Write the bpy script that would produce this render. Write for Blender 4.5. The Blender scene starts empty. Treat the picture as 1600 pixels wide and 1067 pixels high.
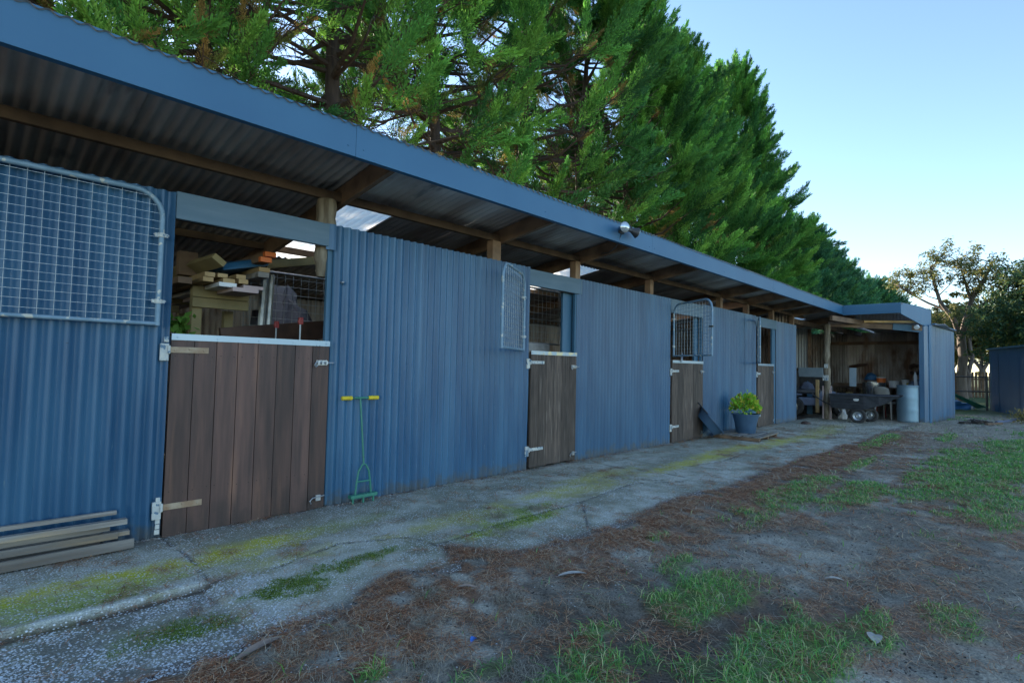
import bpy, math, random
import numpy as np
from mathutils import Vector, Matrix
sc = bpy.context.scene
COL = sc.collection
R = math.radians
rnd = random.Random(7)

# ------------------------------------------------------------------ helpers
class MB:
    """collects geometry and links it as one mesh object; .v = tone of the faces added next"""
    def __init__(s): s.V=[]; s.F=[]; s.T=[]; s.v=1.0
    def add(s, vs, fs, M=None):
        n=len(s.V)
        if M is not None: vs=[tuple(M@Vector(p)) for p in vs]
        s.V+= [tuple(p) for p in vs]
        for f in fs: s.F.append([i+n for i in f]); s.T.append(s.v)
    def box(s, x0,x1,y0,y1,z0,z1, M=None):
        s.add([(x0,y0,z0),(x1,y0,z0),(x1,y1,z0),(x0,y1,z0),(x0,y0,z1),(x1,y0,z1),(x1,y1,z1),(x0,y1,z1)],
              [(0,3,2,1),(4,5,6,7),(0,1,5,4),(1,2,6,5),(2,3,7,6),(3,0,4,7)],M)
    def bar(s, a, b, w, h, roll=0.0, up=(0,0,1)):
        a=Vector(a); b=Vector(b); d=(b-a); L=d.length; d.normalize()
        u=Vector(up)
        if abs(d.dot(u))>0.98: u=Vector((0,1,0))
        sx=d.cross(u).normalized(); sz=sx.cross(d).normalized()
        M=Matrix((sx,d,sz)).transposed().to_4x4(); M=Matrix.Translation(a)@M@Matrix.Rotation(roll,4,'Y')
        s.box(-w/2,w/2,0,L,-h/2,h/2,M)
    def tube(s, pts, r, n=8, closed=False, caps=True):
        pts=[Vector(p) for p in pts]; N=len(pts)
        rs=r if isinstance(r,(list,tuple)) else [r]*N
        base=len(s.V); ref=None
        for i,p in enumerate(pts):
            if closed: t=pts[(i+1)%N]-pts[i-1]
            else: t=pts[min(i+1,N-1)]-pts[max(i-1,0)]
            t.normalize()
            if ref is None:
                ref=Vector((0,0,1)) if abs(t.z)<0.9 else Vector((1,0,0))
            a=t.cross(ref).normalized(); b=a.cross(t).normalized(); ref=b
            for k in range(n):
                q=p+(a*math.cos(2*math.pi*k/n)+b*math.sin(2*math.pi*k/n))*rs[i]
                s.V.append(tuple(q))
        m=N if closed else N-1
        for i in range(m):
            j=(i+1)%N
            for k in range(n):
                k2=(k+1)%n
                s.F.append([base+i*n+k,base+i*n+k2,base+j*n+k2,base+j*n+k]); s.T.append(s.v)
        if caps and not closed:
            s.F.append([base+k for k in range(n)][::-1]); s.T.append(s.v)
            s.F.append([base+(N-1)*n+k for k in range(n)]); s.T.append(s.v)
    def lathe(s, prof, n=24, M=None, close=False):
        vs=[];fs=[]
        for r,z in prof:
            for k in range(n):
                a=2*math.pi*k/n; vs.append((r*math.cos(a),r*math.sin(a),z))
        for i in range(len(prof)-1):
            for k in range(n):
                k2=(k+1)%n; fs.append((i*n+k,i*n+k2,(i+1)*n+k2,(i+1)*n+k))
        s.add(vs,fs,M)
    def disc(s, r, z, n=24, M=None, up=True):
        vs=[(r*math.cos(2*math.pi*k/n),r*math.sin(2*math.pi*k/n),z) for k in range(n)]
        f=list(range(n)); s.add(vs,[f if up else f[::-1]],M)
    def build(s, name, mat, parent=None, smooth=False, loc=None, rz=0.0, bevel=0.0):
        me=bpy.data.meshes.new(name); me.from_pydata(s.V,[],s.F)
        me.materials.append(mat)
        at=me.attributes.new('var','FLOAT','FACE'); at.data.foreach_set('value',s.T)
        if smooth: me.polygons.foreach_set('use_smooth',[True]*len(me.polygons))
        me.update()
        o=bpy.data.objects.new(name,me); COL.objects.link(o)
        if parent is not None: o.parent=parent
        if loc is not None: o.location=loc
        o.rotation_euler.z=rz
        if bevel>0:
            b=o.modifiers.new('bevel','BEVEL'); b.width=bevel; b.segments=2; b.limit_method='ANGLE'
        if smooth: 
            me.set_sharp_from_angle(angle=R(40))
        return o
def empty(name, loc=(0,0,0), rz=0.0, rot=None):
    o=bpy.data.objects.new(name,None); COL.objects.link(o); o.location=loc
    o.rotation_euler=rot if rot else (0,0,rz); o.empty_display_size=0.2
    return o
def tag(o,label=None,cat=None,group=None,kind=None):
    if label: o['label']=label
    if cat: o['category']=cat
    if group: o['group']=group
    if kind: o['kind']=kind
    return o
def copy_tree(o,parent=None):
    c=o.copy(); COL.objects.link(c)
    if parent is not None: c.parent=parent
    for ch in o.children: copy_tree(ch,c)
    return c
def npmesh(name, V, F, mat, col=None, parent=None, smooth=False):
    """V (n,3), F (m,k) arrays, col (n,3) vertex colour"""
    me=bpy.data.meshes.new(name); n=len(V); m,k=F.shape
    me.vertices.add(n); me.vertices.foreach_set('co',np.asarray(V,np.float32).ravel())
    me.loops.add(m*k); me.loops.foreach_set('vertex_index',np.asarray(F,np.int32).ravel())
    me.polygons.add(m); me.polygons.foreach_set('loop_start',np.arange(0,m*k,k,dtype=np.int32))
    try: me.polygons.foreach_set('loop_total',np.full(m,k,dtype=np.int32))
    except Exception: pass
    if smooth: me.polygons.foreach_set('use_smooth',np.ones(m,bool))
    if col is not None:
        a=me.attributes.new('col','FLOAT_COLOR','POINT')
        c4=np.ones((n,4),np.float32); c4[:,:3]=col; a.data.foreach_set('color',c4.ravel())
    me.materials.append(mat); me.update(); me.validate()
    o=bpy.data.objects.new(name,me); COL.objects.link(o)
    if parent is not None: o.parent=parent
    return o
def vnoise(x,y,seed=0):
    xi=np.floor(x).astype(np.int64); yi=np.floor(y).astype(np.int64); fx=x-xi; fy=y-yi
    fx=fx*fx*(3-2*fx); fy=fy*fy*(3-2*fy)
    def h(a,b):
        n=(a*374761393+b*668265263+seed*974634777)&0x7fffffff
        n=((n^(n>>13))*1274126177)&0x7fffffff
        return ((n^(n>>16))&0xffff)/65535.0
    return (h(xi,yi)*(1-fx)+h(xi+1,yi)*fx)*(1-fy)+(h(xi,yi+1)*(1-fx)+h(xi+1,yi+1)*fx)*fy
def fbm(x,y,seed=0,oct=4):
    s=0;a=.5;t=0
    for i in range(oct):
        s=s+a*vnoise(x*2**i,y*2**i,seed+i*17); t+=a; a*=.5
    return s/t
def sstep(a,b,x):
    t=np.clip((x-a)/(b-a),0,1); return t*t*(3-2*t)

# ------------------------------------------------------------------ materials
def nodes(name):
    m=bpy.data.materials.new(name); m.use_nodes=True; nt=m.node_tree
    return m,nt,nt.nodes['Principled BSDF']
def mat(name,c1,c2=None,rough=.6,metal=0.,scale=6.,stretch=(1,1,1),bump=0.,bscale=None,detail=6.,thr=(.35,.65),
        spot=None,spot_scale=20.,spot_thr=(.62,.7),var=0.,spec=.5,rand=0.):
    m,nt,b=nodes(name); L=nt.links
    tc=nt.nodes.new('ShaderNodeTexCoord'); mp=nt.nodes.new('ShaderNodeMapping'); mp.inputs['Scale'].default_value=stretch
    L.new(tc.outputs['Object'],mp.inputs['Vector'])
    n=nt.nodes.new('ShaderNodeTexNoise'); n.inputs['Scale'].default_value=scale; n.inputs['Detail'].default_value=detail
    L.new(mp.outputs['Vector'],n.inputs['Vector'])
    cr=nt.nodes.new('ShaderNodeValToRGB'); cr.color_ramp.elements[0].position=thr[0]; cr.color_ramp.elements[1].position=thr[1]
    cr.color_ramp.elements[0].color=(*c1,1); cr.color_ramp.elements[1].color=(*(c2 or c1),1)
    L.new(n.outputs['Fac'],cr.inputs['Fac']); out=cr.outputs['Color']
    if spot:
        n2=nt.nodes.new('ShaderNodeTexNoise'); n2.inputs['Scale'].default_value=spot_scale; n2.inputs['Detail'].default_value=5
        L.new(mp.outputs['Vector'],n2.inputs['Vector'])
        mr=nt.nodes.new('ShaderNodeMapRange'); mr.inputs['From Min'].default_value=spot_thr[0]; mr.inputs['From Max'].default_value=spot_thr[1]
        L.new(n2.outputs['Fac'],mr.inputs['Value'])
        mx=nt.nodes.new('ShaderNodeMix'); mx.data_type='RGBA'; L.new(mr.outputs['Result'],mx.inputs['Factor'])
        L.new(out,mx.inputs['A']); mx.inputs['B'].default_value=(*spot,1); out=mx.outputs['Result']
    if var>0:
        at=nt.nodes.new('ShaderNodeAttribute'); at.attribute_name='var'
        mx=nt.nodes.new('ShaderNodeMix'); mx.data_type='RGBA'; mx.blend_type='MULTIPLY'; mx.inputs['Factor'].default_value=var
        L.new(out,mx.inputs['A']); L.new(at.outputs['Fac'],mx.inputs['B']); out=mx.outputs['Result']
    L.new(out,b.inputs['Base Color'])
    b.inputs['Roughness'].default_value=rough; b.inputs['Metallic'].default_value=metal
    b.inputs['Specular IOR Level'].default_value=spec
    if bump>0:
        n3=nt.nodes.new('ShaderNodeTexNoise'); n3.inputs['Scale'].default_value=bscale or scale*3; n3.inputs['Detail'].default_value=6
        L.new(mp.outputs['Vector'],n3.inputs['Vector'])
        bp=nt.nodes.new('ShaderNodeBump'); bp.inputs['Strength'].default_value=bump; bp.inputs['Distance'].default_value=.01
        L.new(n3.outputs['Fac'],bp.inputs['Height']); L.new(bp.outputs['Normal'],b.inputs['Normal'])
    return m
def colmat(name,rough=.9,trans=0.,bump=0.,bscale=60.,nscale=0.,namt=.3,spec=.2):
    m,nt,b=nodes(name); L=nt.links
    at=nt.nodes.new('ShaderNodeAttribute'); at.attribute_name='col'; out=at.outputs['Color']
    tc=nt.nodes.new('ShaderNodeTexCoord')
    if nscale>0:
        n=nt.nodes.new('ShaderNodeTexNoise'); n.inputs['Scale'].default_value=nscale; n.inputs['Detail'].default_value=8; n.inputs['Roughness'].default_value=.7
        L.new(tc.outputs['Object'],n.inputs['Vector'])
        mr=nt.nodes.new('ShaderNodeMapRange'); mr.inputs['From Min'].default_value=.3; mr.inputs['From Max'].default_value=.7
        mr.inputs['To Min'].default_value=1-namt; mr.inputs['To Max'].default_value=1+namt
        L.new(n.outputs['Fac'],mr.inputs['Value'])
        mx=nt.nodes.new('ShaderNodeMix'); mx.data_type='RGBA'; mx.blend_type='MULTIPLY'; mx.inputs['Factor'].default_value=1
        L.new(out,mx.inputs['A']); L.new(mr.outputs['Result'],mx.inputs['B']); out=mx.outputs['Result']
    L.new(out,b.inputs['Base Color']); b.inputs['Roughness'].default_value=rough; b.inputs['Specular IOR Level'].default_value=spec
    if bump>0:
        n3=nt.nodes.new('ShaderNodeTexNoise'); n3.inputs['Scale'].default_value=bscale; n3.inputs['Detail'].default_value=8
        L.new(tc.outputs['Object'],n3.inputs['Vector'])
        bp=nt.nodes.new('ShaderNodeBump'); bp.inputs['Strength'].default_value=bump; bp.inputs['Distance'].default_value=.02
        L.new(n3.outputs['Fac'],bp.inputs['Height']); L.new(bp.outputs['Normal'],b.inputs['Normal'])
    if trans>0:
        tr=nt.nodes.new('ShaderNodeBsdfTranslucent'); L.new(out,tr.inputs['Color'])
        ms=nt.nodes.new('ShaderNodeMixShader'); ms.inputs['Fac'].default_value=trans
        L.new(b.outputs['BSDF'],ms.inputs[1]); L.new(tr.outputs['BSDF'],ms.inputs[2])
        L.new(ms.outputs['Shader'],nt.nodes['Material Output'].inputs['Surface'])
    return m
M={}
M['blue']=mat('blue_paint_corrugated',(.027,.095,.188),(.052,.149,.256),rough=.34,scale=3.4,stretch=(1.6,1,.22),bump=.12,bscale=14,
              spot=(.13,.22,.28),spot_scale=34,spot_thr=(.70,.78),var=1.,spec=.45)
M['fascia']=mat('blue_fascia_paint',(.032,.126,.238),(.040,.145,.262),rough=.5,scale=1.5,bump=.05,bscale=9,var=1.)
M['header']=mat('grey_blue_board_paint',(.090,.155,.205),(.12,.185,.235),rough=.6,scale=9,stretch=(.25,1,1.5),bump=.25,bscale=40)
def add_band(m_,col_,h0,h1,amt):      # mud splash: a stained band with a ragged edge near the ground
    nt=m_.node_tree; b=nt.nodes['Principled BSDF']; src=b.inputs['Base Color'].links[0].from_socket
    tc=nt.nodes.new('ShaderNodeTexCoord'); sx=nt.nodes.new('ShaderNodeSeparateXYZ'); nt.links.new(tc.outputs['Object'],sx.inputs[0])
    n=nt.nodes.new('ShaderNodeTexNoise'); n.inputs['Scale'].default_value=7; n.inputs['Detail'].default_value=8; n.inputs['Roughness'].default_value=.7; nt.links.new(tc.outputs['Object'],n.inputs['Vector'])
    mm_=nt.nodes.new('ShaderNodeMath'); mm_.operation='MULTIPLY_ADD'; mm_.inputs[1].default_value=.55; nt.links.new(n.outputs['Fac'],mm_.inputs[0]); nt.links.new(sx.outputs['Z'],mm_.inputs[2])
    mr=nt.nodes.new('ShaderNodeMapRange'); mr.inputs['From Min'].default_value=h1+.27; mr.inputs['From Max'].default_value=h0+.27; mr.inputs['To Max'].default_value=amt; nt.links.new(mm_.outputs[0],mr.inputs['Value'])
    mx=nt.nodes.new('ShaderNodeMix'); mx.data_type='RGBA'; nt.links.new(mr.outputs[0],mx.inputs['Factor']); nt.links.new(src,mx.inputs['A']); mx.inputs['B'].default_value=(*col_,1)
    nt.links.new(mx.outputs['Result'],b.inputs['Base Color'])
add_band(M['blue'],(.10,.10,.085),.0,.13,.75)
M['jamb']=mat('blue_board_paint',(.035,.11,.18),(.055,.14,.22),rough=.55,scale=7,stretch=(1,1,.2),bump=.2)
M['galv']=mat('galvanised_steel',(.34,.37,.39),(.48,.50,.52),rough=.42,metal=.75,scale=14,bump=.1,spot=(.55,.55,.5),spot_scale=30,spot_thr=(.62,.68))
M['galv_paint']=mat('flaking_blue_white_paint',(.16,.26,.34),(.22,.33,.42),rough=.55,metal=.1,scale=12,bump=.2,spot=(.55,.54,.47),spot_scale=13,spot_thr=(.58,.62))
M['wire']=mat('galvanised_wire',(.34,.38,.41),(.44,.48,.50),rough=.4,metal=.6,scale=20)
M['strip']=mat('door_top_steel_strip',(.30,.40,.48),(.38,.48,.56),rough=.35,metal=.35,scale=5,stretch=(.4,1,1),bump=.05)
M['strip_worn']=mat('worn_door_top_strip',(.34,.42,.48),(.42,.50,.55),rough=.4,metal=.3,scale=5,spot=(.62,.55,.34),spot_scale=9,spot_thr=(.5,.56))
M['door']=mat('dark_red_brown_planks',(.052,.030,.026),(.135,.070,.054),rough=.55,scale=5,stretch=(4,4,.35),bump=.25,bscale=22,thr=(.3,.72),
              spot=(.20,.10,.065),spot_scale=3.2,spot_thr=(.55,.75),var=1.,detail=9)
M['door_grey']=mat('weathered_grey_brown_planks',(.048,.035,.028),(.125,.090,.068),rough=.75,scale=7,stretch=(5,5,.4),bump=.35,bscale=26,
              spot=(.19,.15,.12),spot_scale=6,spot_thr=(.58,.72),var=1.,detail=9)
M['hinge_rust']=mat('rusty_cream_strap',(.42,.33,.23),(.30,.19,.11),rough=.7,scale=14,bump=.3)
M['hinge_pale']=mat('chipped_white_hinge',(.60,.60,.54),(.42,.45,.45),rough=.65,scale=18,bump=.5,spot=(.12,.2,.28),spot_scale=26,spot_thr=(.57,.6))
M['post']=mat('weathered_round_post',(.30,.25,.18),(.13,.10,.065),rough=.85,scale=6,stretch=(4,4,.5),bump=.6,bscale=14)
M['timber']=mat('rough_sawn_timber',(.26,.165,.10),(.13,.08,.05),rough=.8,scale=5,stretch=(1,1,1),bump=.4,var=1.)
M['pine']=mat('pale_pine_timber',(.52,.36,.17),(.38,.24,.10),rough=.7,scale=5,bump=.3,var=1.)
M['treated']=mat('treated_green_timber',(.36,.28,.13),(.25,.20,.09),rough=.75,scale=6,bump=.3,var=1.)
M['greyboard']=mat('silvered_old_board',(.30,.28,.25),(.15,.13,.11),rough=.85,scale=6,stretch=(.25,3,3),bump=.5,bscale=14,spot=(.36,.27,.17),spot_scale=3,spot_thr=(.58,.7),var=1.)
M['orange']=mat('orange_painted_end',(.85,.20,.03),(.75,.16,.03),rough=.5,scale=9)
M['pink']=mat('pinkish_primed_board',(.50,.38,.36),(.42,.31,.29),rough=.7,scale=6)
M['roof_under']=mat('old_galvanised_roof',(.62,.60,.58),(.34,.28,.25),rough=.6,metal=.1,scale=3,stretch=(1.2,.35,1),bump=.1,
              spot=(.26,.26,.26),spot_scale=5,spot_thr=(.62,.7),var=1.)
M['wall_in']=mat('old_galvanised_wall',(.50,.45,.40),(.27,.21,.17),rough=.55,metal=.35,scale=2.4,stretch=(1,1,.4),bump=.1,spot=(.16,.09,.055),spot_scale=3,spot_thr=(.52,.66),var=1.)
M['wall_pale']=mat('bare_galvanised_wall',(.50,.51,.50),(.36,.37,.36),rough=.5,metal=.3,scale=3,stretch=(1,1,.4),bump=.1)
M['black']=mat('black_plastic',(.03,.033,.042),(.05,.055,.065),rough=.45,scale=8)
M['rubber']=mat('black_tyre_rubber',(.025,.025,.026),(.05,.048,.045),rough=.85,scale=20,bump=.3)
M['white']=mat('white_plastic',(.72,.73,.72),(.62,.63,.62),rough=.5,scale=8)
M['red']=mat('red_paint',(.32,.03,.025),(.25,.025,.02),rough=.45,scale=8)
M['yellow']=mat('yellow_foam_grip',(.78,.60,.03),(.65,.48,.02),rough=.6,scale=60,bump=.3)
M['green']=mat('green_enamel',(.035,.19,.13),(.05,.23,.165),rough=.4,scale=10,spot=(.10,.09,.06),spot_scale=22,spot_thr=(.62,.68))
M['pot']=mat('blue_grey_plastic_pot',(.045,.095,.165),(.06,.12,.20),rough=.42,scale=5,spot=(.25,.3,.36),spot_scale=16,spot_thr=(.70,.74),bump=.05)
M['bluetarp']=mat('blue_tarpaulin',(.02,.10,.22),(.03,.14,.28),rough=.5,scale=4)
M['navy']=mat('navy_shed_steel',(.025,.085,.19),(.035,.105,.22),rough=.45,scale=2,stretch=(1,1,.3),bump=.06)
M['drum']=mat('galvanised_drum',(.22,.34,.42),(.28,.40,.48),rough=.5,metal=.55,scale=4,stretch=(1,1,.4),bump=.08,bscale=5)
M['stainless']=mat('stainless_drum',(.40,.42,.44),(.5,.52,.54),rough=.25,metal=.9,scale=5)
M['bark']=mat('cypress_bark',(.085,.058,.042),(.045,.030,.024),rough=.9,scale=8,stretch=(2,2,.5),bump=.8,bscale=14)
M['gumbark']=mat('gum_bark',(.20,.165,.14),(.10,.08,.07),rough=.9,scale=3,stretch=(2,2,.35),bump=.8,bscale=9)
M['darkmetal']=mat('dark_steel',(.05,.05,.052),(.08,.08,.08),rough=.5,metal=.5,scale=9)
M['greycloth']=mat('grey_plastic_chair',(.36,.34,.30),(.28,.27,.24),rough=.6,scale=7)
M['cloth']=mat('crumpled_blue_bag',(.08,.13,.26),(.35,.38,.42),rough=.7,scale=5,bump=.5)
M['leather']=mat('brown_leather',(.06,.03,.02),(.10,.05,.03),rough=.6,scale=9,bump=.3)
M['sack']=mat('blue_grey_tarp',(.14,.17,.24),(.10,.12,.18),rough=.6,scale=3,bump=.4)
M['soil']=mat('pot_soil',(.04,.03,.022),(.07,.05,.035),rough=1,scale=30,bump=.8)
M['lens']=mat('flood_lamp_glass',(.70,.74,.76),(.5,.55,.58),rough=.12,metal=.6,scale=20)
M['stone']=mat('grey_concrete_trough',(.34,.33,.31),(.24,.23,.22),rough=.85,scale=9,bump=.4)
M['needle']=colmat('pine_needle_litter',rough=.85)
M['grass']=colmat('grass_blades',rough=.7,trans=.3)
M['foliage']=colmat('cypress_foliage',rough=.65,trans=.30,spec=.3)
M['leaf']=colmat('gum_leaves',rough=.6,trans=.3,spec=.3)
M['pebble']=colmat('pale_pebbles',rough=.7)
M['rock']=colmat('ground_debris',rough=.95)

add_band(M['door'],(.022,.019,.018),.0,.28,.55); add_band(M['door_grey'],(.05,.042,.036),.0,.25,.5)
# skylight: translucent corrugated fibreglass
m,nt,b=nodes('fibreglass_skylight'); L=nt.links
tr=nt.nodes.new('ShaderNodeBsdfTranslucent'); tr.inputs['Color'].default_value=(.97,.96,.93,1)
tp=nt.nodes.new('ShaderNodeBsdfTransparent'); tp.inputs['Color'].default_value=(.9,.9,.88,1)
ms=nt.nodes.new('ShaderNodeMixShader'); ms.inputs['Fac'].default_value=.08
L.new(tr.outputs[0],ms.inputs[1]); L.new(tp.outputs[0],ms.inputs[2]); L.new(ms.outputs[0],nt.nodes['Material Output'].inputs['Surface'])
M['sky_panel']=m

# ------------------------------------------------------------------ camera, sky, sun
cam=bpy.data.cameras.new('camera'); co=bpy.data.objects.new('camera',cam); COL.objects.link(co); sc.camera=co
Rv=Vector((0.69599538,-0.71774005,0.02096767)); Uv=Vector((-0.04691354,-0.01631484,0.99876571)); Fv=Vector((0.71651207,0.69611999,0.04502678))
Mx=Matrix((Rv,Uv,-Fv)).transposed().to_4x4(); Mx.translation=Vector((0,-4.188,1.19)); co.matrix_world=Mx
cam.sensor_width=36; cam.lens=840/1600*36; cam.clip_start=.05; cam.clip_end=2000
w=bpy.data.worlds.new('World'); sc.world=w; w.use_nodes=True
SUN_EL,SUN_AZ=17.5,78.0      # azimuth measured from +X towards +Y
sk=w.node_tree.nodes.new('ShaderNodeTexSky'); sk.sky_type='NISHITA'; sk.sun_disc=False
sk.sun_elevation=R(SUN_EL); sk.sun_rotation=R(90-SUN_AZ); sk.air_density=1.0; sk.dust_density=.1; sk.altitude=600; sk.ozone_density=1.7
bg=w.node_tree.nodes['Background']; bg.inputs['Strength'].default_value=.12
w.node_tree.links.new(sk.outputs['Color'],bg.inputs['Color'])
sl=bpy.data.lights.new('sun','SUN'); sl.energy=5.0; sl.angle=R(.5); sl.color=(1,.87,.70)
so=bpy.data.objects.new('sun',sl); COL.objects.link(so)
sd=Vector((math.cos(R(SUN_EL))*math.cos(R(SUN_AZ)),math.cos(R(SUN_EL))*math.sin(R(SUN_AZ)),math.sin(R(SUN_EL))))
so.rotation_euler=sd.to_track_quat('Z','Y').to_euler(); so.location=(0,20,30)
sc.view_settings.view_transform='Standard'; sc.view_settings.look='None'; sc.view_settings.gamma=1
sc.view_settings.exposure=1.75
sc.render.engine='CYCLES'
try:
    sc.cycles.max_bounces=8; sc.cycles.transparent_max_bounces=12; sc.cycles.diffuse_bounces=5
except Exception: pass

# ------------------------------------------------------------------ ground
def edge_y(x):           # front edge of the concrete path
    base=-1.80-.02*np.clip(x,0,14)+.14*(fbm(x*1.1,x*0+3.3,5,3)-.5)*2
    notch=.34*np.exp(-((x-2.3)/.16)**2)+.18*np.exp(-((x-1.75)/.3)**2)
    return base+notch
GRASS=[(2.75,-2.93,.42,.20,1),(2.35,-3.42,.50,.24,1),(1.80,-2.92,.34,.16,.8),(2.12,-2.75,.14,.08,.8),(5.9,-2.48,1.3,.20,1),(6.2,-2.92,.8,.22,.9),
       (8.6,-3.65,2.6,.52,1),(11.5,-4.4,3.4,.8,1),(14.2,-5.0,3.5,1.0,1),(6.9,-3.9,1.2,.34,.8),(11.4,-2.26,1.3,.14,.9),(3.1,-2.62,.18,.09,.9),(2.0,-3.35,.25,.12,.7),
       (3.45,-2.28,.12,.06,.6),(4.6,-2.6,.4,.08,.6),(1.15,-2.35,.08,.05,.9),(3.4,-3.9,.3,.12,.6),(3.0,-3.62,.22,.1,.8),(13,-3.0,1.0,.12,.5),(8.3,-2.55,.9,.08,.6),
       (1.5,-2.62,.2,.06,.5),(24,-1.6,5,1.6,1),(34,-2,8,5,1),(20.5,-7,6,2.2,1)]
def gmask(x,y,soft=.45):
    m=np.zeros_like(x)
    n=fbm(x*7,y*7,31,3)-.5; n2=fbm(x*2.2,y*2.2,37,3)-.5
    for cx,cy,rx,ry,s in GRASS:
        d=np.sqrt(((x-cx)/rx)**2+((y-cy)/ry)**2)+n*1.1+n2*.9
        m=np.maximum(m,s*sstep(1.15,1.15-soft,d))
    return m
def ground_z(x,y):
    e=edge_y(x); below=sstep(-.10,.16,y-e)*(y>-6)*sstep(17,14.6,x)
    z=-.004+.035*(fbm(x*1.1,y*1.1,2,3)-.5)+.030*(fbm(x*6,y*6,8,4)-.5)
    z=z+.014*sstep(.25,.0,np.abs(y-e+.05))
    z=z*(1-below)-.05*below
    z=z+.012*gmask(x,y)*(1-below)
    return np.where((x>60)|(x<-20)|(y<-30)|(y>40),-.02,z)
def axis(parts):
    a=[]
    for s,e,st in parts: a+=list(np.arange(s,e,st))
    return np.array(a)
gx=axis([(-400,-40,60),(-40,-4,6),(-4,0,.5),(0,4.5,.022),(4.5,9,.045),(9,20,.11),(20,40,1),(40,100,5),(100,600,50)]); 
gy=axis([(-400,-40,60),(-40,-8,4),(-8,-4.6,.12),(-4.6,-1.4,.022),(-1.4,.2,.1),(.2,4,.5),(4,20,4),(20,100,20),(100,600,80)])
X,Y=np.meshgrid(gx,gy); Z=ground_z(X,Y)
nx,ny=len(gx),len(gy)
idx=np.arange(nx*ny).reshape(ny,nx); F=np.stack([idx[:-1,:-1],idx[:-1,1:],idx[1:,1:],idx[1:,:-1]],-1).reshape(-1,4)
def lerp(a,b,t): return a*(1-t[...,None])+np.array(b)*t[...,None]
n1=fbm(X*1.6,Y*1.6,50,4); n2=fbm(X*9,Y*9,51,4); n3=fbm(X*.7+9,Y*1.9,52,3); n4=fbm(X*30,Y*30,57,2)
c=lerp(np.ones(X.shape+(3,))*np.array([.24,.21,.165]),[.46,.42,.34],sstep(.38,.66,n1*.7+n2*.3))
c=lerp(c,[.46,.42,.34],sstep(.56,.72,n1)*.7)                                  # dry bare earth
c=lerp(c,[.095,.070,.050],sstep(4.6,2.4,X)*sstep(.30,.52,n3*.5+n2*.5)*.85*(Y>-3.6))
band=sstep(1.0,.1,np.abs(Y-edge_y(X)+.22)/.55)
nd=np.clip(band*.9+sstep(.5,.65,n3)*.55,0,1)*sstep(.40,.60,n2)
c=lerp(c,[.26,.125,.065],nd*.85)                                                # needle litter
straw=sstep(9.5,13.5,X)*sstep(-7,-5,Y)*.9*sstep(24,19,X)*sstep(.25,.55,n2)
c=lerp(c,[.42,.37,.28],np.clip(straw,0,1))
c=lerp(c,[.032,.028,.026],sstep(.62,.78,n4)*.3*(X<12))
g=gmask(X,Y,.6); c=lerp(c,[.13,.20,.055],g*.75)
far=np.clip(sstep(19,24,X)+sstep(-8,-11,Y)+sstep(2,6,Y),0,1); c=lerp(c,[.075,.105,.04],far*(.6+.4*n1))
M['dirt']=colmat('dirt_ground',rough=.95,bump=.7,bscale=70,nscale=90,namt=.55)
o=npmesh('ground',np.stack([X,Y,Z],-1).reshape(-1,3),F,M['dirt'],c.reshape(-1,3),smooth=True); tag(o,kind='structure')

# concrete path (one sheet with cracks, moss and exposed stones)
def conc_z(x,y):
    z=.008+.008*(fbm(x*1.3,y*1.3,71,3)-.5)+.003*(fbm(x*14,y*14,72,2)-.5)
    step=sstep(-1.00,-1.035,y+.03*(vnoise(x*3,x*0,4)-.5)-.05*np.clip(x-.6,0,.6))*sstep(1.02,.95,x)    # raised slab, lower strip in front of it
    z=z-.030*step
    return z
cx=axis([(-2,0,.1),(0,5,.02),(5,9,.04),(9,16.6,.08)]); cy=axis([(-2.6,0.06,.02)])
X,Y=np.meshgrid(cx,cy); Z=conc_z(X,Y)
def crack(x,y,pts,wd):
    d=np.full(x.shape,9.)
    for (ax,ay),(bx,by) in zip(pts[:-1],pts[1:]):
        vx,vy=bx-ax,by-ay; t=np.clip(((x-ax)*vx+(y-ay)*vy)/(vx*vx+vy*vy),0,1)
        d=np.minimum(d,np.hypot(x-ax-t*vx,y-ay-t*vy))
    return sstep(wd,wd*.3,d+.02*(vnoise(x*25,y*25,3)-.5))
CR=[[(1.0,-.05),(1.02,-.5),(1.0,-1.02)],[(2.2,-1.1),(2.25,-1.35),(2.3,-1.7)],[(4.6,-.1),(4.9,-.8),(5.4,-1.5)],[(5.5,0),(5.6,-.9),(5.7,-1.9)],[(8.0,-.1),(8.2,-1.9)],[(2.2,-1.1),(1.8,-.9),(1.3,-1.05)],
    [(3.3,-1.8),(3.9,-1.3),(4.9,-1.2),(5.4,-1.5)],[(11,-.1),(11.2,-1.9)],[(6.2,-1.1),(7,-1.25),(8.2,-1.15)],[(2.25,-1.35),(2.9,-1.3),(3.9,-1.3)]]
ck=np.zeros(X.shape)
for p in CR: ck=np.maximum(ck,crack(X,Y,p,.014))
Z=Z-.010*ck
n1=fbm(X*2.2,Y*2.2,90,4); n2=fbm(X*12,Y*12,91,4); n5=fbm(X*40,Y*40,92,2)
cc=lerp(np.ones(X.shape+(3,))*np.array([.29,.28,.20]),[.52,.50,.39],sstep(.35,.7,n1*.6+n2*.4))
smooth_m=np.clip(sstep(.55,.68,n1),0,1)
cc=lerp(cc,[.54,.53,.44],smooth_m*.6*sstep(.4,.6,n2))
low=sstep(-1.0,-1.06,Y-.05*np.clip(X-.6,0,.6))*sstep(1.15,.9,X)
cc=lerp(cc,[.17,.16,.13],low*.8*sstep(.25,.6,n2))
cc=lerp(cc,[.075,.05,.035],sstep(.05,.0,np.abs(Y+1.055+.02*(n1-.5)-.05*np.clip(X-.6,0,.6)))*sstep(1.15,.95,X)*.9)
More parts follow.
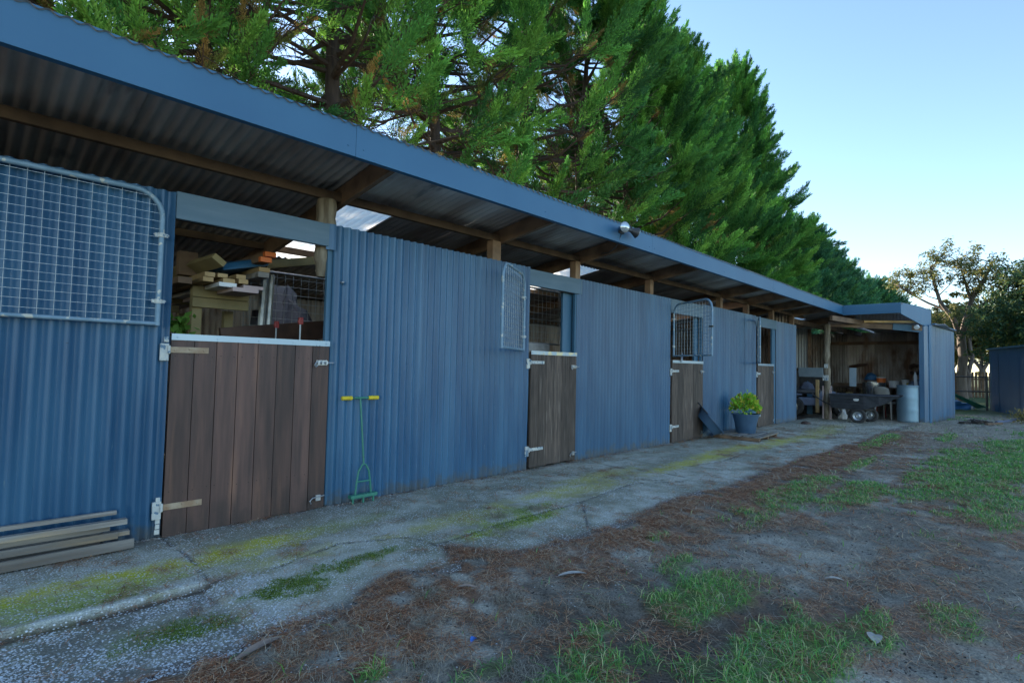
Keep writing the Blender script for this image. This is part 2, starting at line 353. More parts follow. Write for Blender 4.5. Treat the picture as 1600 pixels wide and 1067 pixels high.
cc=lerp(cc,[.20,.19,.16],sstep(-.42,-.10,Y+.15*(n1-.5))*.55*sstep(3.2,2.4,np.abs(X-.2)))
MOSS=[(.45,-.60,.75,.11,1,0),(1.05,-.68,.45,.10,.9,0),(1.35,-.60,.35,.13,.8,0),(.5,-.75,.6,.12,.5,1),(3.0,-1.36,.42,.10,1,1),(3.35,-1.15,.4,.1,.6,1),(2.6,-1.0,.5,.12,.5,0),(5.0,-.75,.6,.12,.6,0),(6.6,-1.05,1.0,.12,.9,0),(7.9,-.9,.9,.12,.9,0),
      (1.30,-1.36,.24,.12,1,2),(1.75,-1.25,.25,.10,.7,2),(1.5,-.95,.35,.1,.5,0),(.75,-1.45,.22,.13,.75,2),(.45,-.85,.4,.12,.45,1),(9.6,-1.1,1.0,.16,.9,0),(11.5,-1.2,1.2,.2,.7,0),(4.3,-1.05,.6,.12,.5,0),(3.9,-.9,.5,.1,.6,0),(13.2,-1.0,1.0,.2,.6,0),(2.0,-.55,.4,.1,.35,1)]
mcol=[[.62,.55,.03],[.42,.50,.04],[.16,.25,.025]]
mm=np.zeros(X.shape)
for ax,ay,rx,ry,s,k in MOSS:
    d=np.sqrt(((X-ax)/rx)**2+((Y-ay)/ry)**2)+(n2-.5)*1.6+(n1-.5)*.9
    q=s*sstep(1.7,.2,d)*(.65+.35*sstep(.35,.6,n5)); cc=lerp(cc,mcol[k],q*.85); mm=np.maximum(mm,q)
dirt=sstep(.14,.0,Y-edge_y(X)-.1*(n2-.4))*.85+sstep(-.16,-.02,Y)*sstep(.4,.6,n2)*.8
cc=lerp(cc,[.14,.105,.085],np.clip(dirt,0,1)); cc=lerp(cc,[.09,.075,.06],ck*.75)
cc=lerp(cc,[.62,.64,.58],sstep(.045,.01,np.abs(Y+.985-.05*np.clip(X-.6,0,.6)))*sstep(1.1,.95,X)*.75*sstep(.35,.5,n2))
m,nt,b=nodes('exposed_aggregate_concrete'); L=nt.links
at=nt.nodes.new('ShaderNodeAttribute'); at.attribute_name='col'; tc=nt.nodes.new('ShaderNodeTexCoord')
vo=nt.nodes.new('ShaderNodeTexVoronoi'); vo.inputs['Scale'].default_value=75; L.new(tc.outputs['Object'],vo.inputs['Vector'])
s1=nt.nodes.new('ShaderNodeMapRange'); s1.inputs['From Min'].default_value=.42; s1.inputs['From Max'].default_value=.30; L.new(vo.outputs['Distance'],s1.inputs['Value'])
sp=nt.nodes.new('ShaderNodeSeparateColor'); L.new(vo.outputs['Color'],sp.inputs['Color'])
s2=nt.nodes.new('ShaderNodeMapRange'); s2.inputs['From Min'].default_value=.45; s2.inputs['From Max'].default_value=.6; L.new(sp.outputs['Red'],s2.inputs['Value'])
nz=nt.nodes.new('ShaderNodeTexNoise'); nz.inputs['Scale'].default_value=2.6; nz.inputs['Detail'].default_value=5; L.new(tc.outputs['Object'],nz.inputs['Vector'])
s3=nt.nodes.new('ShaderNodeMapRange'); s3.inputs['From Min'].default_value=.36; s3.inputs['From Max'].default_value=.52; L.new(nz.outputs['Fac'],s3.inputs['Value'])
m1=nt.nodes.new('ShaderNodeMath'); m1.operation='MULTIPLY'; L.new(s1.outputs[0],m1.inputs[0]); L.new(s2.outputs[0],m1.inputs[1])
m2=nt.nodes.new('ShaderNodeMath'); m2.operation='MULTIPLY'; L.new(m1.outputs[0],m2.inputs[0]); L.new(s3.outputs[0],m2.inputs[1])
nf=nt.nodes.new('ShaderNodeTexNoise'); nf.inputs['Scale'].default_value=130; nf.inputs['Detail'].default_value=6; L.new(tc.outputs['Object'],nf.inputs['Vector'])
mf=nt.nodes.new('ShaderNodeMapRange'); mf.inputs['From Min'].default_value=.3; mf.inputs['From Max'].default_value=.7; mf.inputs['To Min'].default_value=.55; mf.inputs['To Max'].default_value=1.4; L.new(nf.outputs['Fac'],mf.inputs['Value'])
mu=nt.nodes.new('ShaderNodeMix'); mu.data_type='RGBA'; mu.blend_type='MULTIPLY'; mu.inputs['Factor'].default_value=1; L.new(at.outputs['Color'],mu.inputs['A']); L.new(mf.outputs[0],mu.inputs['B'])
mx=nt.nodes.new('ShaderNodeMix'); mx.data_type='RGBA'; L.new(m2.outputs[0],mx.inputs['Factor']); L.new(mu.outputs['Result'],mx.inputs['A']); mx.inputs['B'].default_value=(.78,.79,.78,1)
L.new(mx.outputs['Result'],b.inputs['Base Color']); b.inputs['Roughness'].default_value=.85
ad=nt.nodes.new('ShaderNodeMath'); ad.operation='ADD'; L.new(m2.outputs[0],ad.inputs[0]); L.new(nf.outputs['Fac'],ad.inputs[1])
bp=nt.nodes.new('ShaderNodeBump'); bp.inputs['Strength'].default_value=.6; bp.inputs['Distance'].default_value=.004; L.new(ad.outputs[0],bp.inputs['Height']); L.new(bp.outputs['Normal'],b.inputs['Normal'])
nx,ny=len(cx),len(cy); idx=np.arange(nx*ny).reshape(ny,nx); F=np.stack([idx[:-1,:-1],idx[:-1,1:],idx[1:,1:],idx[1:,:-1]],-1)
keep=(Y[:-1,:-1]>edge_y(X[:-1,:-1])-.14)&(X[:-1,:-1]<15.9-.6*fbm(Y[:-1,:-1]*2,Y[:-1,:-1]*0,9))
F=F[keep]
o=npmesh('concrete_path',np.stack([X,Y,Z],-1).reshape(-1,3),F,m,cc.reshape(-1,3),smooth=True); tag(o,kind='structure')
def surf_z(x,y):
    return np.where((y>edge_y(x))&(x<15.4)&(y<0),np.maximum(conc_z(x,y),ground_z(x,y)),ground_z(x,y))
# floor inside the stalls
mb=MB(); mb.box(-2,19.2,.06,3.6,-.3,-.012); o=mb.build('stall_floor',M['soil']); tag(o,kind='structure')

# ---- litter, straw, grass, pebbles (scattered blades as single "stuff" meshes)
rs=np.random.RandomState(4)
def strips(P,ang,L_,W,lift,bend,col,tilt=None):
    """thin 2-segment strips lying on the ground"""
    n=len(P); d=np.stack([np.cos(ang),np.sin(ang),np.zeros(n)],-1); s=np.stack([-np.sin(ang),np.cos(ang),np.zeros(n)],-1)
    if tilt is not None: d=d*np.cos(tilt)[:,None]; d[:,2]=np.sin(tilt)
    a=P-d*L_[:,None]*.5; m_=P+s*bend[:,None]; m_[:,2]+=lift; b_=P+d*L_[:,None]*.5
    V=np.stack([a-s*W[:,None],a+s*W[:,None],m_-s*W[:,None],m_+s*W[:,None],b_-s*W[:,None]*.3,b_+s*W[:,None]*.3],1).reshape(-1,3)
    i=np.arange(n)[:,None]*6; F=np.concatenate([i+np.array([0,1,3,2]),i+np.array([2,3,5,4])],0)
    return V,F,np.repeat(col,6,0)
def scatter(n,x0,x1,y0,y1,dens,power=1.0):
    out=[]
    got=0
    while got<n:
        x=x0+(x1-x0)*rs.rand(n*2)**power; y=rs.uniform(y0,y1,n*2)
        k=rs.rand(n*2)<dens(x,y); out.append(np.stack([x[k],y[k]],-1)); got+=k.sum()
    return np.concatenate(out)[:n]
def vis(x,y):   # only the wedge the camera can see, with a margin to step sideways
    px=x*.696+(y+4.19)*-.7177; pz=x*.7165+(y+4.19)*.696
    return (np.abs(px)<1.25*pz+.6)
def dn_needle(x,y):
    e=edge_y(x); b_=np.exp(-((y-e+.18)/.30)**2)
    nn=fbm(x*2.6,y*3.4,11,3); n2=fbm(x*8,y*8,12,3)
    on=np.where(y>e+.05,.12+.5*np.exp(-((y+1.04-.05*np.clip(x-.6,0,.6))/.04)**2)*(x<1.2)+.6*sstep(-.12,0,y)+.5*sstep(.62,.75,n2),1.)
    return np.clip((b_*.9+.30*sstep(.42,.6,nn)+.08)*sstep(.34,.56,n2)*on,0,1)*vis(x,y)*sstep(16,11,x)
P=scatter(95000,.1,14,-4.6,-.02,dn_needle,1.6); n=len(P)
dist=np.hypot(P[:,0],P[:,1]+4.2); k=np.clip(dist/3.2,1,3.2)
L_=rs.uniform(.03,.10,n)*np.clip(k,1,1.8); W=rs.uniform(.0006,.0011,n)*k
pc=np.array([[.48,.20,.09],[.30,.12,.06],[.55,.32,.17],[.16,.08,.05],[.64,.47,.31]])[rs.randint(0,5,n)]*rs.uniform(.7,1.3,(n,1))
P3=np.c_[P,surf_z(P[:,0],P[:,1])+rs.uniform(.001,.014,n)]
V1,F1,C1=strips(P3,rs.normal(.6,1.3,n),L_,W,rs.uniform(0,.004,n),rs.normal(0,.0035,n),pc,rs.normal(0,.07,n))
o=npmesh('pine_needle_litter',V1,F1,M['needle'],C1); tag(o,'rusty brown fallen pine needles strewn over the path edge and dirt','needle litter',kind='stuff')
def dn_straw(x,y):
    e=edge_y(x); nn=fbm(x*3.3,y*3.3,21,3); wing=sstep(9,13,x)*.9
    return np.clip((sstep(.50,.64,nn)*.9+.06+wing)*np.where(y>e+.05,.05+wing*.6*(y>-1.9),1.),0,1)*vis(x,y)
P=scatter(24000,.3,21,-6.5,-.3,dn_straw,1.5); n=len(P)
dist=np.hypot(P[:,0],P[:,1]+4.2); k=np.clip(dist/3.2,1,4.)
pc=np.array([[.50,.43,.31],[.37,.31,.23],[.62,.56,.44],[.32,.29,.25]])[rs.randint(0,4,n)]*rs.uniform(.7,1.15,(n,1))
P3=np.c_[P,surf_z(P[:,0],P[:,1])+rs.uniform(.002,.02,n)]
V1,F1,C1=strips(P3,rs.uniform(0,6.28,n),rs.uniform(.03,.11,n)*np.clip(k,1,1.6),rs.uniform(.0006,.0011,n)*k,rs.uniform(0,.012,n),rs.normal(0,.012,n),pc,rs.normal(.1,.25,n))
o=npmesh('dry_straw',V1,F1,M['needle'],C1); tag(o,'pale dry straw and dead grass scattered over the bare dirt','straw',kind='stuff')
def blades(P,h,W,lean,col):
    n=len(P); a=rs.uniform(0,6.283,n); d=np.stack([np.cos(a),np.sin(a),np.zeros(n)],-1); s=np.stack([-np.sin(a),np.cos(a),np.zeros(n)],-1)
    up=np.array([0,0,1.])
    m_=P+up*h[:,None]*.55+d*(lean*h)[:,None]*.3; t=P+up*(h*(1-.25*lean))[:,None]+d*(lean*h)[:,None]
    V=np.stack([P-s*W[:,None],P+s*W[:,None],m_+s*W[:,None]*.8,m_-s*W[:,None]*.8,t],1).reshape(-1,3)
    i=np.arange(n)[:,None]*5; F=np.concatenate([i+np.array([0,1,2]),i+np.array([0,2,3]),i+np.array([3,2,4])],0)
    C=np.repeat(col,5,0); C[0::5]*=.8; C[1::5]*=.8; C[4::5]*=1.15
    return V,F,C
P=scatter(60000,.5,20,-6.6,-1.9,lambda x,y:(gmask(x,y,.5)*(.25+.75*sstep(.35,.6,fbm(x*11,y*11,41,3)))*(y<edge_y(x)-.02)+.004)*vis(x,y),1.6); n=len(P)
dist=np.hypot(P[:,0],P[:,1]+4.2); k=np.clip(dist/3.4,1,4.)
pc=np.array([[.18,.44,.08],[.13,.35,.08],[.28,.50,.12],[.56,.56,.28],[.16,.40,.15]])[rs.randint(0,5,n)]*rs.uniform(.75,1.3,(n,1))
gm=fbm(P[:,0]*2,P[:,1]*2,44,2)
P3=np.c_[P,surf_z(P[:,0],P[:,1])-.003]
V1,F1,C1=blades(P3,rs.uniform(.018,.058,n)*(.6+.8*gm),rs.uniform(.0012,.0022,n)*k,rs.uniform(.4,2.2,n),pc)
o=npmesh('grass',V1,F1,M['grass'],C1); tag(o,'short green grass growing in patches on the dirt','grass',kind='stuff')
# mossy short tufts on concrete
def dm(x,y):
    m_=np.zeros_like(x)
    for ax,ay,rx,ry,s,kk in MOSS:
        if kk==2 or kk==1: m_=np.maximum(m_,s*(.35 if kk==1 else 1)*sstep(1.1,.3,np.sqrt(((x-ax)/rx)**2+((y-ay)/ry)**2)+(fbm(x*12,y*12,91,4)-.5)*1.6))
    return m_
P=scatter(9000,.3,3.6,-1.7,-.9,dm); n=len(P)
pc=np.array([[.16,.26,.03],[.11,.19,.025],[.26,.32,.05]])[rs.randint(0,3,n)]*rs.uniform(.75,1.25,(n,1))
P3=np.c_[P,surf_z(P[:,0],P[:,1])-.001]
V1,F1,C1=blades(P3,rs.uniform(.004,.014,n),rs.uniform(.001,.0018,n),rs.uniform(.2,1.5,n),pc)
o=npmesh('moss',V1,F1,M['grass'],C1); tag(o,'green moss cushions growing on the concrete path','moss',kind='stuff')
# dead grass clumps
cl=[(1.0,-2.02,.10),(1.25,-2.0,.12),(1.55,-2.15,.13),(1.32,-2.45,.14),(1.75,-1.95,.10),(2.0,-2.25,.12),(2.3,-2.6,.1),(.95,-2.3,.1),(1.6,-2.75,.12),(3.9,-2.4,.12),(2.75,-1.45,.16),(3.0,-1.15,.12),(3.4,-1.2,.1),(4.7,-2.2,.12),(2.5,-2.1,.1),(1.12,-2.75,.12),(5.6,-3.2,.14),(1.9,-2.45,.1)]
pp=[]
for a,b_,r in cl:
    q=rs.normal(0,r*.45,(330,2)); pp.append(q+np.array([a,b_]))
P=np.concatenate(pp); n=len(P); pc=np.array([[.50,.44,.33],[.36,.32,.25],[.60,.54,.43]])[rs.randint(0,3,n)]*rs.uniform(.6,1.1,(n,1))
P3=np.c_[P,surf_z(P[:,0],P[:,1])-.002]
V1,F1,C1=blades(P3,rs.uniform(.015,.05,n),rs.uniform(.0006,.0011,n),rs.uniform(.6,2.6,n),pc)
o=npmesh('dead_grass',V1,F1,M['grass'],C1); tag(o,'bleached dead grass clumps along the edge of the concrete','dead grass',kind='stuff')
# pebbles
def octa(P,r,col,flat=.6):
    n=len(P); base=np.array([[1,0,0],[.3,.95,0],[-.8,.6,0],[-.9,-.5,0],[.1,-1,0],[.05,0,1.]],float)
    a=rs.uniform(0,6.283,n); ca,sa=np.cos(a),np.sin(a)
    B=np.repeat(base[None],n,0)*rs.uniform(.7,1.3,(n,6,1)); x=B[:,:,0]*ca[:,None]-B[:,:,1]*sa[:,None]; y=B[:,:,0]*sa[:,None]+B[:,:,1]*ca[:,None]
    V=np.stack([x*r[:,None],y*r[:,None],B[:,:,2]*r[:,None]*flat],-1)+P[:,None,:]
    i=np.arange(n)[:,None]*6; F=np.concatenate([i+np.array([k,(k+1)%5,5]) for k in range(5)],0)
    return V.reshape(-1,3),F,np.repeat(col,6,0)
def dp(x,y):
    nn=fbm(x*3,y*3,61,3)
    return (sstep(.38,.55,nn)*((y<-1.08)&(y>edge_y(x)-.05)&(x<1.25))+.20*((y>edge_y(x))&(x<2.4)&(y>-1.1))*sstep(.42,.6,nn)+.10*(y>edge_y(x))+.03)*vis(x,y)*np.where((np.abs(y+1.01-.05*np.clip(x-.6,0,.6))<.06)&(x<1.1),.15,1.)
P=scatter(13000,.1,5,-2.6,-.05,dp,1.3); n=len(P); r=rs.uniform(.0018,.0052,n)*np.where((P[:,1]<-1.05)&(P[:,0]<1.3),1.35,1.)
pc=np.array([[.72,.74,.75],[.58,.60,.60],[.50,.47,.44],[.80,.80,.78]])[rs.randint(0,4,n)]*rs.uniform(.8,1.1,(n,1))
V1,F1,C1=octa(np.c_[P,surf_z(P[:,0],P[:,1])-.0005],r,pc); o=npmesh('gravel',V1,F1,M['pebble'],C1); tag(o,'pale pebbles and stone chips bedded in the old concrete','gravel',kind='stuff')
def dd(x,y): return (.25+.75*sstep(.4,.6,fbm(x*4,y*4,66,3)))*(y<edge_y(x)+.03)*vis(x,y)
P=scatter(9000,.4,9,-4.5,-1.6,dd,1.6); n=len(P); r=rs.uniform(.002,.008,n)
pc=np.array([[.05,.045,.04],[.09,.08,.075],[.14,.12,.11],[.035,.03,.028]])[rs.randint(0,4,n)]
V1,F1,C1=octa(np.c_[P,surf_z(P[:,0],P[:,1])-.001],r,pc,.8); o=npmesh('soil_crumbs',V1,F1,M['rock'],C1); tag(o,'dark crumbs of soil and bark on the dirt yard','soil crumbs',kind='stuff')
# curb rubble along the wall foot
def drb(x,y): return sstep(.40,.55,fbm(x*4,y*0+1,68,3))*((x<.98)|((x>2.15)&(x<4.55))|((x>5.5)&(x<7.95))|((x>9.1)&(x<11.6))|((x>12.9)&(x<14.3)))
P=scatter(1500,.1,14.3,-.035,-.008,drb,1.3); n=len(P); r=rs.uniform(.004,.012,n)
V1,F1,C1=octa(np.c_[P,surf_z(P[:,0],P[:,1])-.001],r,np.array([[.42,.41,.38],[.3,.28,.25],[.2,.17,.14]])[rs.randint(0,3,n)],.9)
o=npmesh('mortar_rubble',V1,F1,M['rock'],C1); tag(o,'pale crumbled mortar bits along the foot of the blue wall','rubble',kind='stuff')
# a few big fallen leaves and scraps, each a thing
def leaf(x,y,L_,w_,ang,mat_,label,cat='leaf',group=None,name='fallen_leaf'):
    mb=MB(); n=9; vs=[];fs=[]
    for i in range(n):
        t=i/(n-1); ww=w_*math.sin(math.pi*(.06+.88*t))**.8
        zz=.012*math.sin(math.pi*t)+.004
        vs+=[((t-.5)*L_,-ww+.15*w_*math.sin(3*t),zz+.005),((t-.5)*L_,.15*w_*math.sin(3*t),zz),((t-.5)*L_,ww+.15*w_*math.sin(3*t),zz+.006)]
        if i: b0=3*(i-1); fs+=[(b0,b0+3,b0+4,b0+1),(b0+1,b0+4,b0+5,b0+2)]
    mb.add(vs,fs); mb.tube([((-.5)*L_-.02,0,.004),(-.5*L_,0,.005)],.0012,5)
    z=float(surf_z(np.array([x]),np.array([y]))[0]); o=mb.build(name,mat_,smooth=True,loc=(x,y,z),rz=ang)
    return tag(o,label,cat,group)
M['deadleaf']=mat('dead_leaf',(.34,.25,.19),(.25,.18,.14),rough=.7,scale=30)
M['paleleaf']=mat('pale_leaf',(.46,.43,.38),(.36,.33,.30),rough=.7,scale=30)
M['scrap']=mat('blue_plastic_scrap',(.03,.12,.45),(.05,.2,.55),rough=.5,scale=20)
leaf(2.50,-2.28,.17,.018,-.55,M['paleleaf'],'long pale dead leaf lying on the dirt in the middle of the yard')
leaf(1.93,-2.02,.11,.014,-.75,M['deadleaf'],'curled brown leaf near the broken concrete corner')
leaf(3.55,-3.35,.10,.014,-1.1,M['paleleaf'],'pale folded leaf on bare dirt right of the grass clumps')
leaf(.92,-1.90,.22,.022,.25,M['deadleaf'],'big flat brown strip of bark at the concrete edge',cat='bark',name='bark_strip')
leaf(1.62,-2.42,.045,.012,.3,M['scrap'],'small bright blue plastic scrap on the needle litter',cat='scrap',name='plastic_scrap')
leaf(2.92,-3.66,.10,.03,.2,M['paleleaf'],'flat greyish leaf pressed into the dirt at the lower right')

# ------------------------------------------------------------------ corrugated sheets
PITCH=.076
def rz(y): return 2.838-.15*(y+.76)          # underside of the main roof
def corr(mb,u0,u1,v0,v1,place,amp=.0085,seg=8,rows=7,sheet=.762,tones=None,jag=0.0,off=0.0,seed=1):
    """corrugations run along v, repeat along u; place(u,v,d)->xyz"""
    r2=random.Random(seed); k=math.floor((u0-off)/sheet)
    while off+k*sheet<u1:
        a=max(u0,off+k*sheet-.03); b_=min(u1,off+(k+1)*sheet+.008); k+=1
        if b_-a<.02: continue
        mb.v=r2.uniform(*(tones or (.88,1.08))); lift=.0035*(k%2)
        n=max(2,int((b_-a)/PITCH*seg)); us=[a+(b_-a)*i/n for i in range(n+1)]
        vs=[];fs=[]; jl=[r2.uniform(-jag,jag*.4) for _ in us]
        for j in range(rows+1):
            t=j/rows
            for i,u in enumerate(us):
                v=v0(u) if callable(v0) else v0; vt=v1(u) if callable(v1) else v1
                vv=v+(vt-v)*t+(jl[i] if j==0 else 0)
                dn=.004*(vnoise(np.array([u*2.1+seed]),np.array([vv*1.7]),5)[0]-.5)
                e=(.006+.004*math.sin(vv*5+k))*max(0,1-(b_-u)/.04) if i>n-4 else 0
                vs.append(place(u,vv,amp*math.cos(2*math.pi*u/PITCH)+lift+dn+e))
        W=n+1
        for j in range(rows):
            for i in range(n): fs.append((j*W+i,j*W+i+1,(j+1)*W+i+1,(j+1)*W+i))
        mb.add(vs,fs)
        # screw heads
    return mb
def front(y0): return lambda u,v,d:(u,y0-d,v)
def screws(mb,x0,x1,zs,y,seed):
    r2=random.Random(seed); mb.v=.5
    for z in zs:
        x=x0+.04
        while x<x1-.02:
            xc=round(x/PITCH)*PITCH; mb.lathe([(.0065,0),(.0062,.003),(.004,.0045),(0,.005)],8,Matrix.Translation((xc,y-.0085,z+r2.uniform(-.012,.012)))@Matrix.Rotation(R(90),4,'X'))
            x+=PITCH*r2.choice([2,2,3,4])
B=tag(empty('stable_building'),'long low blue corrugated iron stable with timber half doors and wide overhanging roof','stable')
segs=[(-2.2,.985,2.322),(2.145,4.572,2.336),(5.50,7.958,2.325),(9.135,11.665,2.345),(12.90,14.34,2.325)]
for i,(a,b_,zt) in enumerate(segs):
    mb=MB(); corr(mb,a,b_,.012,zt,front(0),amp=.0150,jag=.006,off=a+.13*i,seed=10+i)
    mb.v=.55; screws(mb,a,b_,(.32,1.28,2.2),0,i)
    o=mb.build('wall_panel',M['blue'],B,smooth=True)
mb=MB(); corr(mb,2.075,2.16,2.12,2.336,front(-.006),seed=77,rows=2); mb.build('wall_cap_sheet',M['blue'],B,smooth=True)
# boards over the openings
for a,b_,zl,zh in ((.99,2.10,2.145,2.332),(4.575,5.585,2.128,2.318),(7.962,9.133,2.10,2.325),(11.668,12.9,2.13,2.335)):
    mb=MB(); mb.box(a,b_,-.012,.03,zl,zh); mb.build('header_board',M['header'],B,bevel=.004)
# blue jamb boards to the right of each opening
for a,b_ in ((2.105,2.205),(5.465,5.50),(9.10,9.132),(12.69,12.895)):
    mb=MB(); mb.box(a,b_,.012,.05,.02,2.13); mb.build('jamb_board',M['jamb'],B,bevel=.003)
for a,b_ in ((5.30,5.50),(8.97,9.13)):
    mb=MB(); mb.box(a,b_,.075,.11,.02,2.13); mb.build('jamb_board',M['jamb'],B,bevel=.003)
for a in (.93,4.53,7.92,11.62):                     # inner frame studs on the hinge side
    mb=MB(); mb.box(a,a+.05,.02,.12,.0,2.3); mb.build('door_stud',M['jamb'],B)
# blistered white paint at the foot of the first hinge stud
mb=MB()
for k in range(7):
    z=.03+k*.035; mb.v=1; mb.box(.955+rnd.uniform(-.006,.006),.985+rnd.uniform(-.004,.004),-.020,-.010,z,z+.031)
mb.build('peeling_edge',M['hinge_pale'],B,bevel=.002)

# ---- stable doors
def strap(mb,x0,z0,L_,droop=0.0,h=.036):
    mb.box(x0,x0+L_,-.034,-.029,z0-h/2,z0+h/2,Matrix.Rotation(0,4,'Y'))
    for t in (.12,.5,.88): mb.lathe([(.009,0),(.008,.004),(0,.006)],8,Matrix.Translation((x0+L_*t,-.034,z0+(.006 if t==.5 else -.003)))@Matrix.Rotation(R(90),4,'X'))
def door(x0,x1,zt,n,m_d,strip_m,hz,hl,rusty,seed,zb0,zb1):
    r2=random.Random(seed); W=(x1-x0)/n; mb=MB()
    for k in range(n):
        a=x0+W*k+.0022; b_=x0+W*(k+1)-.0022
        if k==n-1: a-=0.0
        mb.v=r2.uniform(.66,1.35); zz=zb0+(zb1-zb0)*(k+.5)/n
        y=-.028+r2.uniform(-.0015,.0015)
        mb.box(a,b_,y,-.002,zz+r2.uniform(-.004,.004),zt-.004)
        for zn in (.30,zt-.14):
            for xn in (a+.025,b_-.025): mb.v=.45; mb.lathe([(.0045,0),(0,.002)],6,Matrix.Translation((xn+r2.uniform(-.004,.004),y,zn+r2.uniform(-.008,.008)))@Matrix.Rotation(R(90),4,'X'))
    d=mb.build('stable_door',m_d,B)
    for za,zb in ((.25,.36),(zt-.2,zt-.09)):
        mb=MB(); mb.box(x0+.03,x1-.03,.0,.035,za,zb); mb.build('door_brace',M['timber'],d)
    mb=MB(); mb.box(x0,x1,-.036,-.031,zt-.036,zt+.004); mb.box(x0,x1,-.036,.035,zt+.004,zt+.007)
    for t in (.03,.25,.5,.73,.97): mb.lathe([(.006,0),(.005,.003),(0,.004)],8,Matrix.Translation((x0+(x1-x0)*t,-.036,zt-.017))@Matrix.Rotation(R(90),4,'X'))
    mb.build('top_strip',strip_m,d)
    for i,z in enumerate(hz):
        mb=MB(); strap(mb,x0-.005,z,hl,h=.040 if rusty else .034); h=mb.build('strap_hinge',M['hinge_rust'] if rusty else M['hinge_pale'],d,bevel=.001)
        mb=MB(); mb.box(x0-.062,x0-.010,-.030,-.012,z-.075,z+.040); mb.tube([(x0-.012,-.036,z-.028),(x0-.012,-.036,z+.028)],.010,8)
        if rusty and i==0: mb.box(x0-.04,x0-.012,-.026,-.012,z+.05,z+.085)
        mb.build('hinge_plate',M['hinge_pale'],h,bevel=.006)
    # bolt at the top right, kick bolt at the bottom right
    mb=MB(); z=zt-.17; xr=x1-.02
    mb.tube([(xr-.10,-.045,z),(xr+.055,-.045,z)],.006,8); mb.tube([(xr-.10,-.045,z),(xr-.115,-.055,z-.02),(xr-.105,-.06,z-.035),(xr-.09,-.055,z-.02)],.005,6)
    for xx in (-.085,-.05,-.015): mb.box(xr+xx,xr+xx+.014,-.053,-.030,z-.014,z+.014)
    mb.box(xr-.09,xr+.0,-.034,-.029,z-.02,z+.02)
    mb.build('door_bolt',M['galv'],d)
    mb=MB(); z=zb1+.075
    mb.tube([(xr-.10,-.05,z-.03),(xr-.115,-.055,z-.01),(xr-.09,-.05,z+.012),(xr+.01,-.05,z+.02)],.0055,6); mb.box(xr-.06,xr-.02,-.048,-.03,z-.015,z+.03)
    mb.build('kick_bolt',M['galv'],d)
    if rusty:   # loop of wire hanging over the door top
        mb=MB(); mb.tube([(x1-.115,-.038,zt-.03),(x1-.112,-.038,zt-.10),(x1-.095,-.040,zt-.165),(x1-.088,-.038,zt-.10),(x1-.088,-.038,zt-.03)],.0016,5); mb.build('wire_loop',M['darkmetal'],d)
    return d
door(.995,2.128,1.352,8,M['door'],M['strip'],(1.25,.205),.235,True,3,.005,.018)
door(4.60,5.462,1.362,6,M['door_grey'],M['strip_worn'],(1.235,.235),.24,False,4,.03,.035)
d3=door(7.985,9.095,1.328,6,M['door_grey'],M['strip'],(1.16,.27),.22,False,5,.02,.03)
door(11.70,12.66,1.338,6,M['door_grey'],M['strip'],(1.13,.25),.16,False,6,.02,.03)
mb=MB(); mb.tube([(8.27,-.05,1.45),(8.25,-.06,1.40),(8.262,-.055,1.34),(8.235,-.05,1.31),(8.25,-.05,1.37),(8.262,-.05,1.43)],.012,6); mb.build('baling_twine',M['cloth'],d3,smooth=True)
# header nail bits: bolt keeper on wall right of opening one
mb=MB(); mb.lathe([(.012,0),(.014,.01),(.009,.03),(0,.034)],10,Matrix.Translation((2.225,-.008,1.86))@Matrix.Rotation(R(90),4,'X')); mb.build('latch_keeper',M['galv'],B,smooth=True)

# ---- mesh top gates, drawn in (u along width, z) then swung on their hinges
def gate(name_z0,z1,Wd,hx,hy,ex,ey,r=.0165,corner=.16,both=True,painted=True):
    z0=name_z0; ang=math.atan2(ey-hy,ex-hx)
    g=empty('mesh_gate',(hx,hy,0),ang); g.parent=B
    pts=[(0,0,z0)]
    def arc(cx_,cz,a0,a1): return [(cx_+corner*math.cos(R(a)),0,cz+corner*math.sin(R(a))) for a in np.linspace(a0,a1,7)]
    pts+=arc(corner,z1-corner,180,90)+(arc(Wd-corner,z1-corner,90,0) if both else [(Wd,0,z1)])+[(Wd,0,z0)]
    mb=MB(); mb.tube(pts,r,10); mb.tube([(0,0,z0+.012),(Wd,0,z0+.012)],r*.8,10)
    mb.build('gate_frame',M['galv_paint'] if painted else M['galv'],g,smooth=True)
    mb=MB(); x=.075; wr=.0013 if hx<1 else .0021
    def top(x):
        if x<corner: return z1-corner+math.sqrt(max(0,corner**2-(corner-x)**2))
        if both and x>Wd-corner: return z1-corner+math.sqrt(max(0,corner**2-(x-Wd+corner)**2))
        return z1
    while x<Wd-.02: mb.tube([(x,0,z0+.01),(x,0,top(x))],wr,5,caps=False); x+=.075
    z=z0+.06
    while z<z1-.01:
        dx=0
        if z>z1-corner: dx=corner-math.sqrt(max(0,corner**2-(z-z1+corner)**2))
        mb.tube([(dx,0.003,z),(Wd-(dx if both else 0),0.003,z)],wr,5,caps=False); z+=.0525
    mb.build('wire_mesh',M['wire'],g)
    for z in (z0+.16,z0+.60):
        mb=MB(); mb.tube([(0,0,z-.014),(0,0,z+.014)],r*1.35,10)
        u=Vector((math.cos(-ang),math.sin(-ang),0))      # wall direction in gate space
        for s in (-1,1):
            c=u*(.038*s); mb.bar(Vector((0,0,z))+u*.012*s,Vector((0,0,z))+c,.006,.022); mb.lathe([(.008,0),(.006,.006),(0,.007)],8,Matrix.Translation((c.x,c.y,z)))
        mb.build('gate_hinge',M['hinge_pale'],g)
    return g
gate(1.405,2.285,1.13,.905,-.045,-.22,-.060)
gate(1.36,2.215,.86,4.44,-.055,3.68,-.47)
g3=gate(1.39,2.22,.98,7.99,-.045,7.50,-.88)
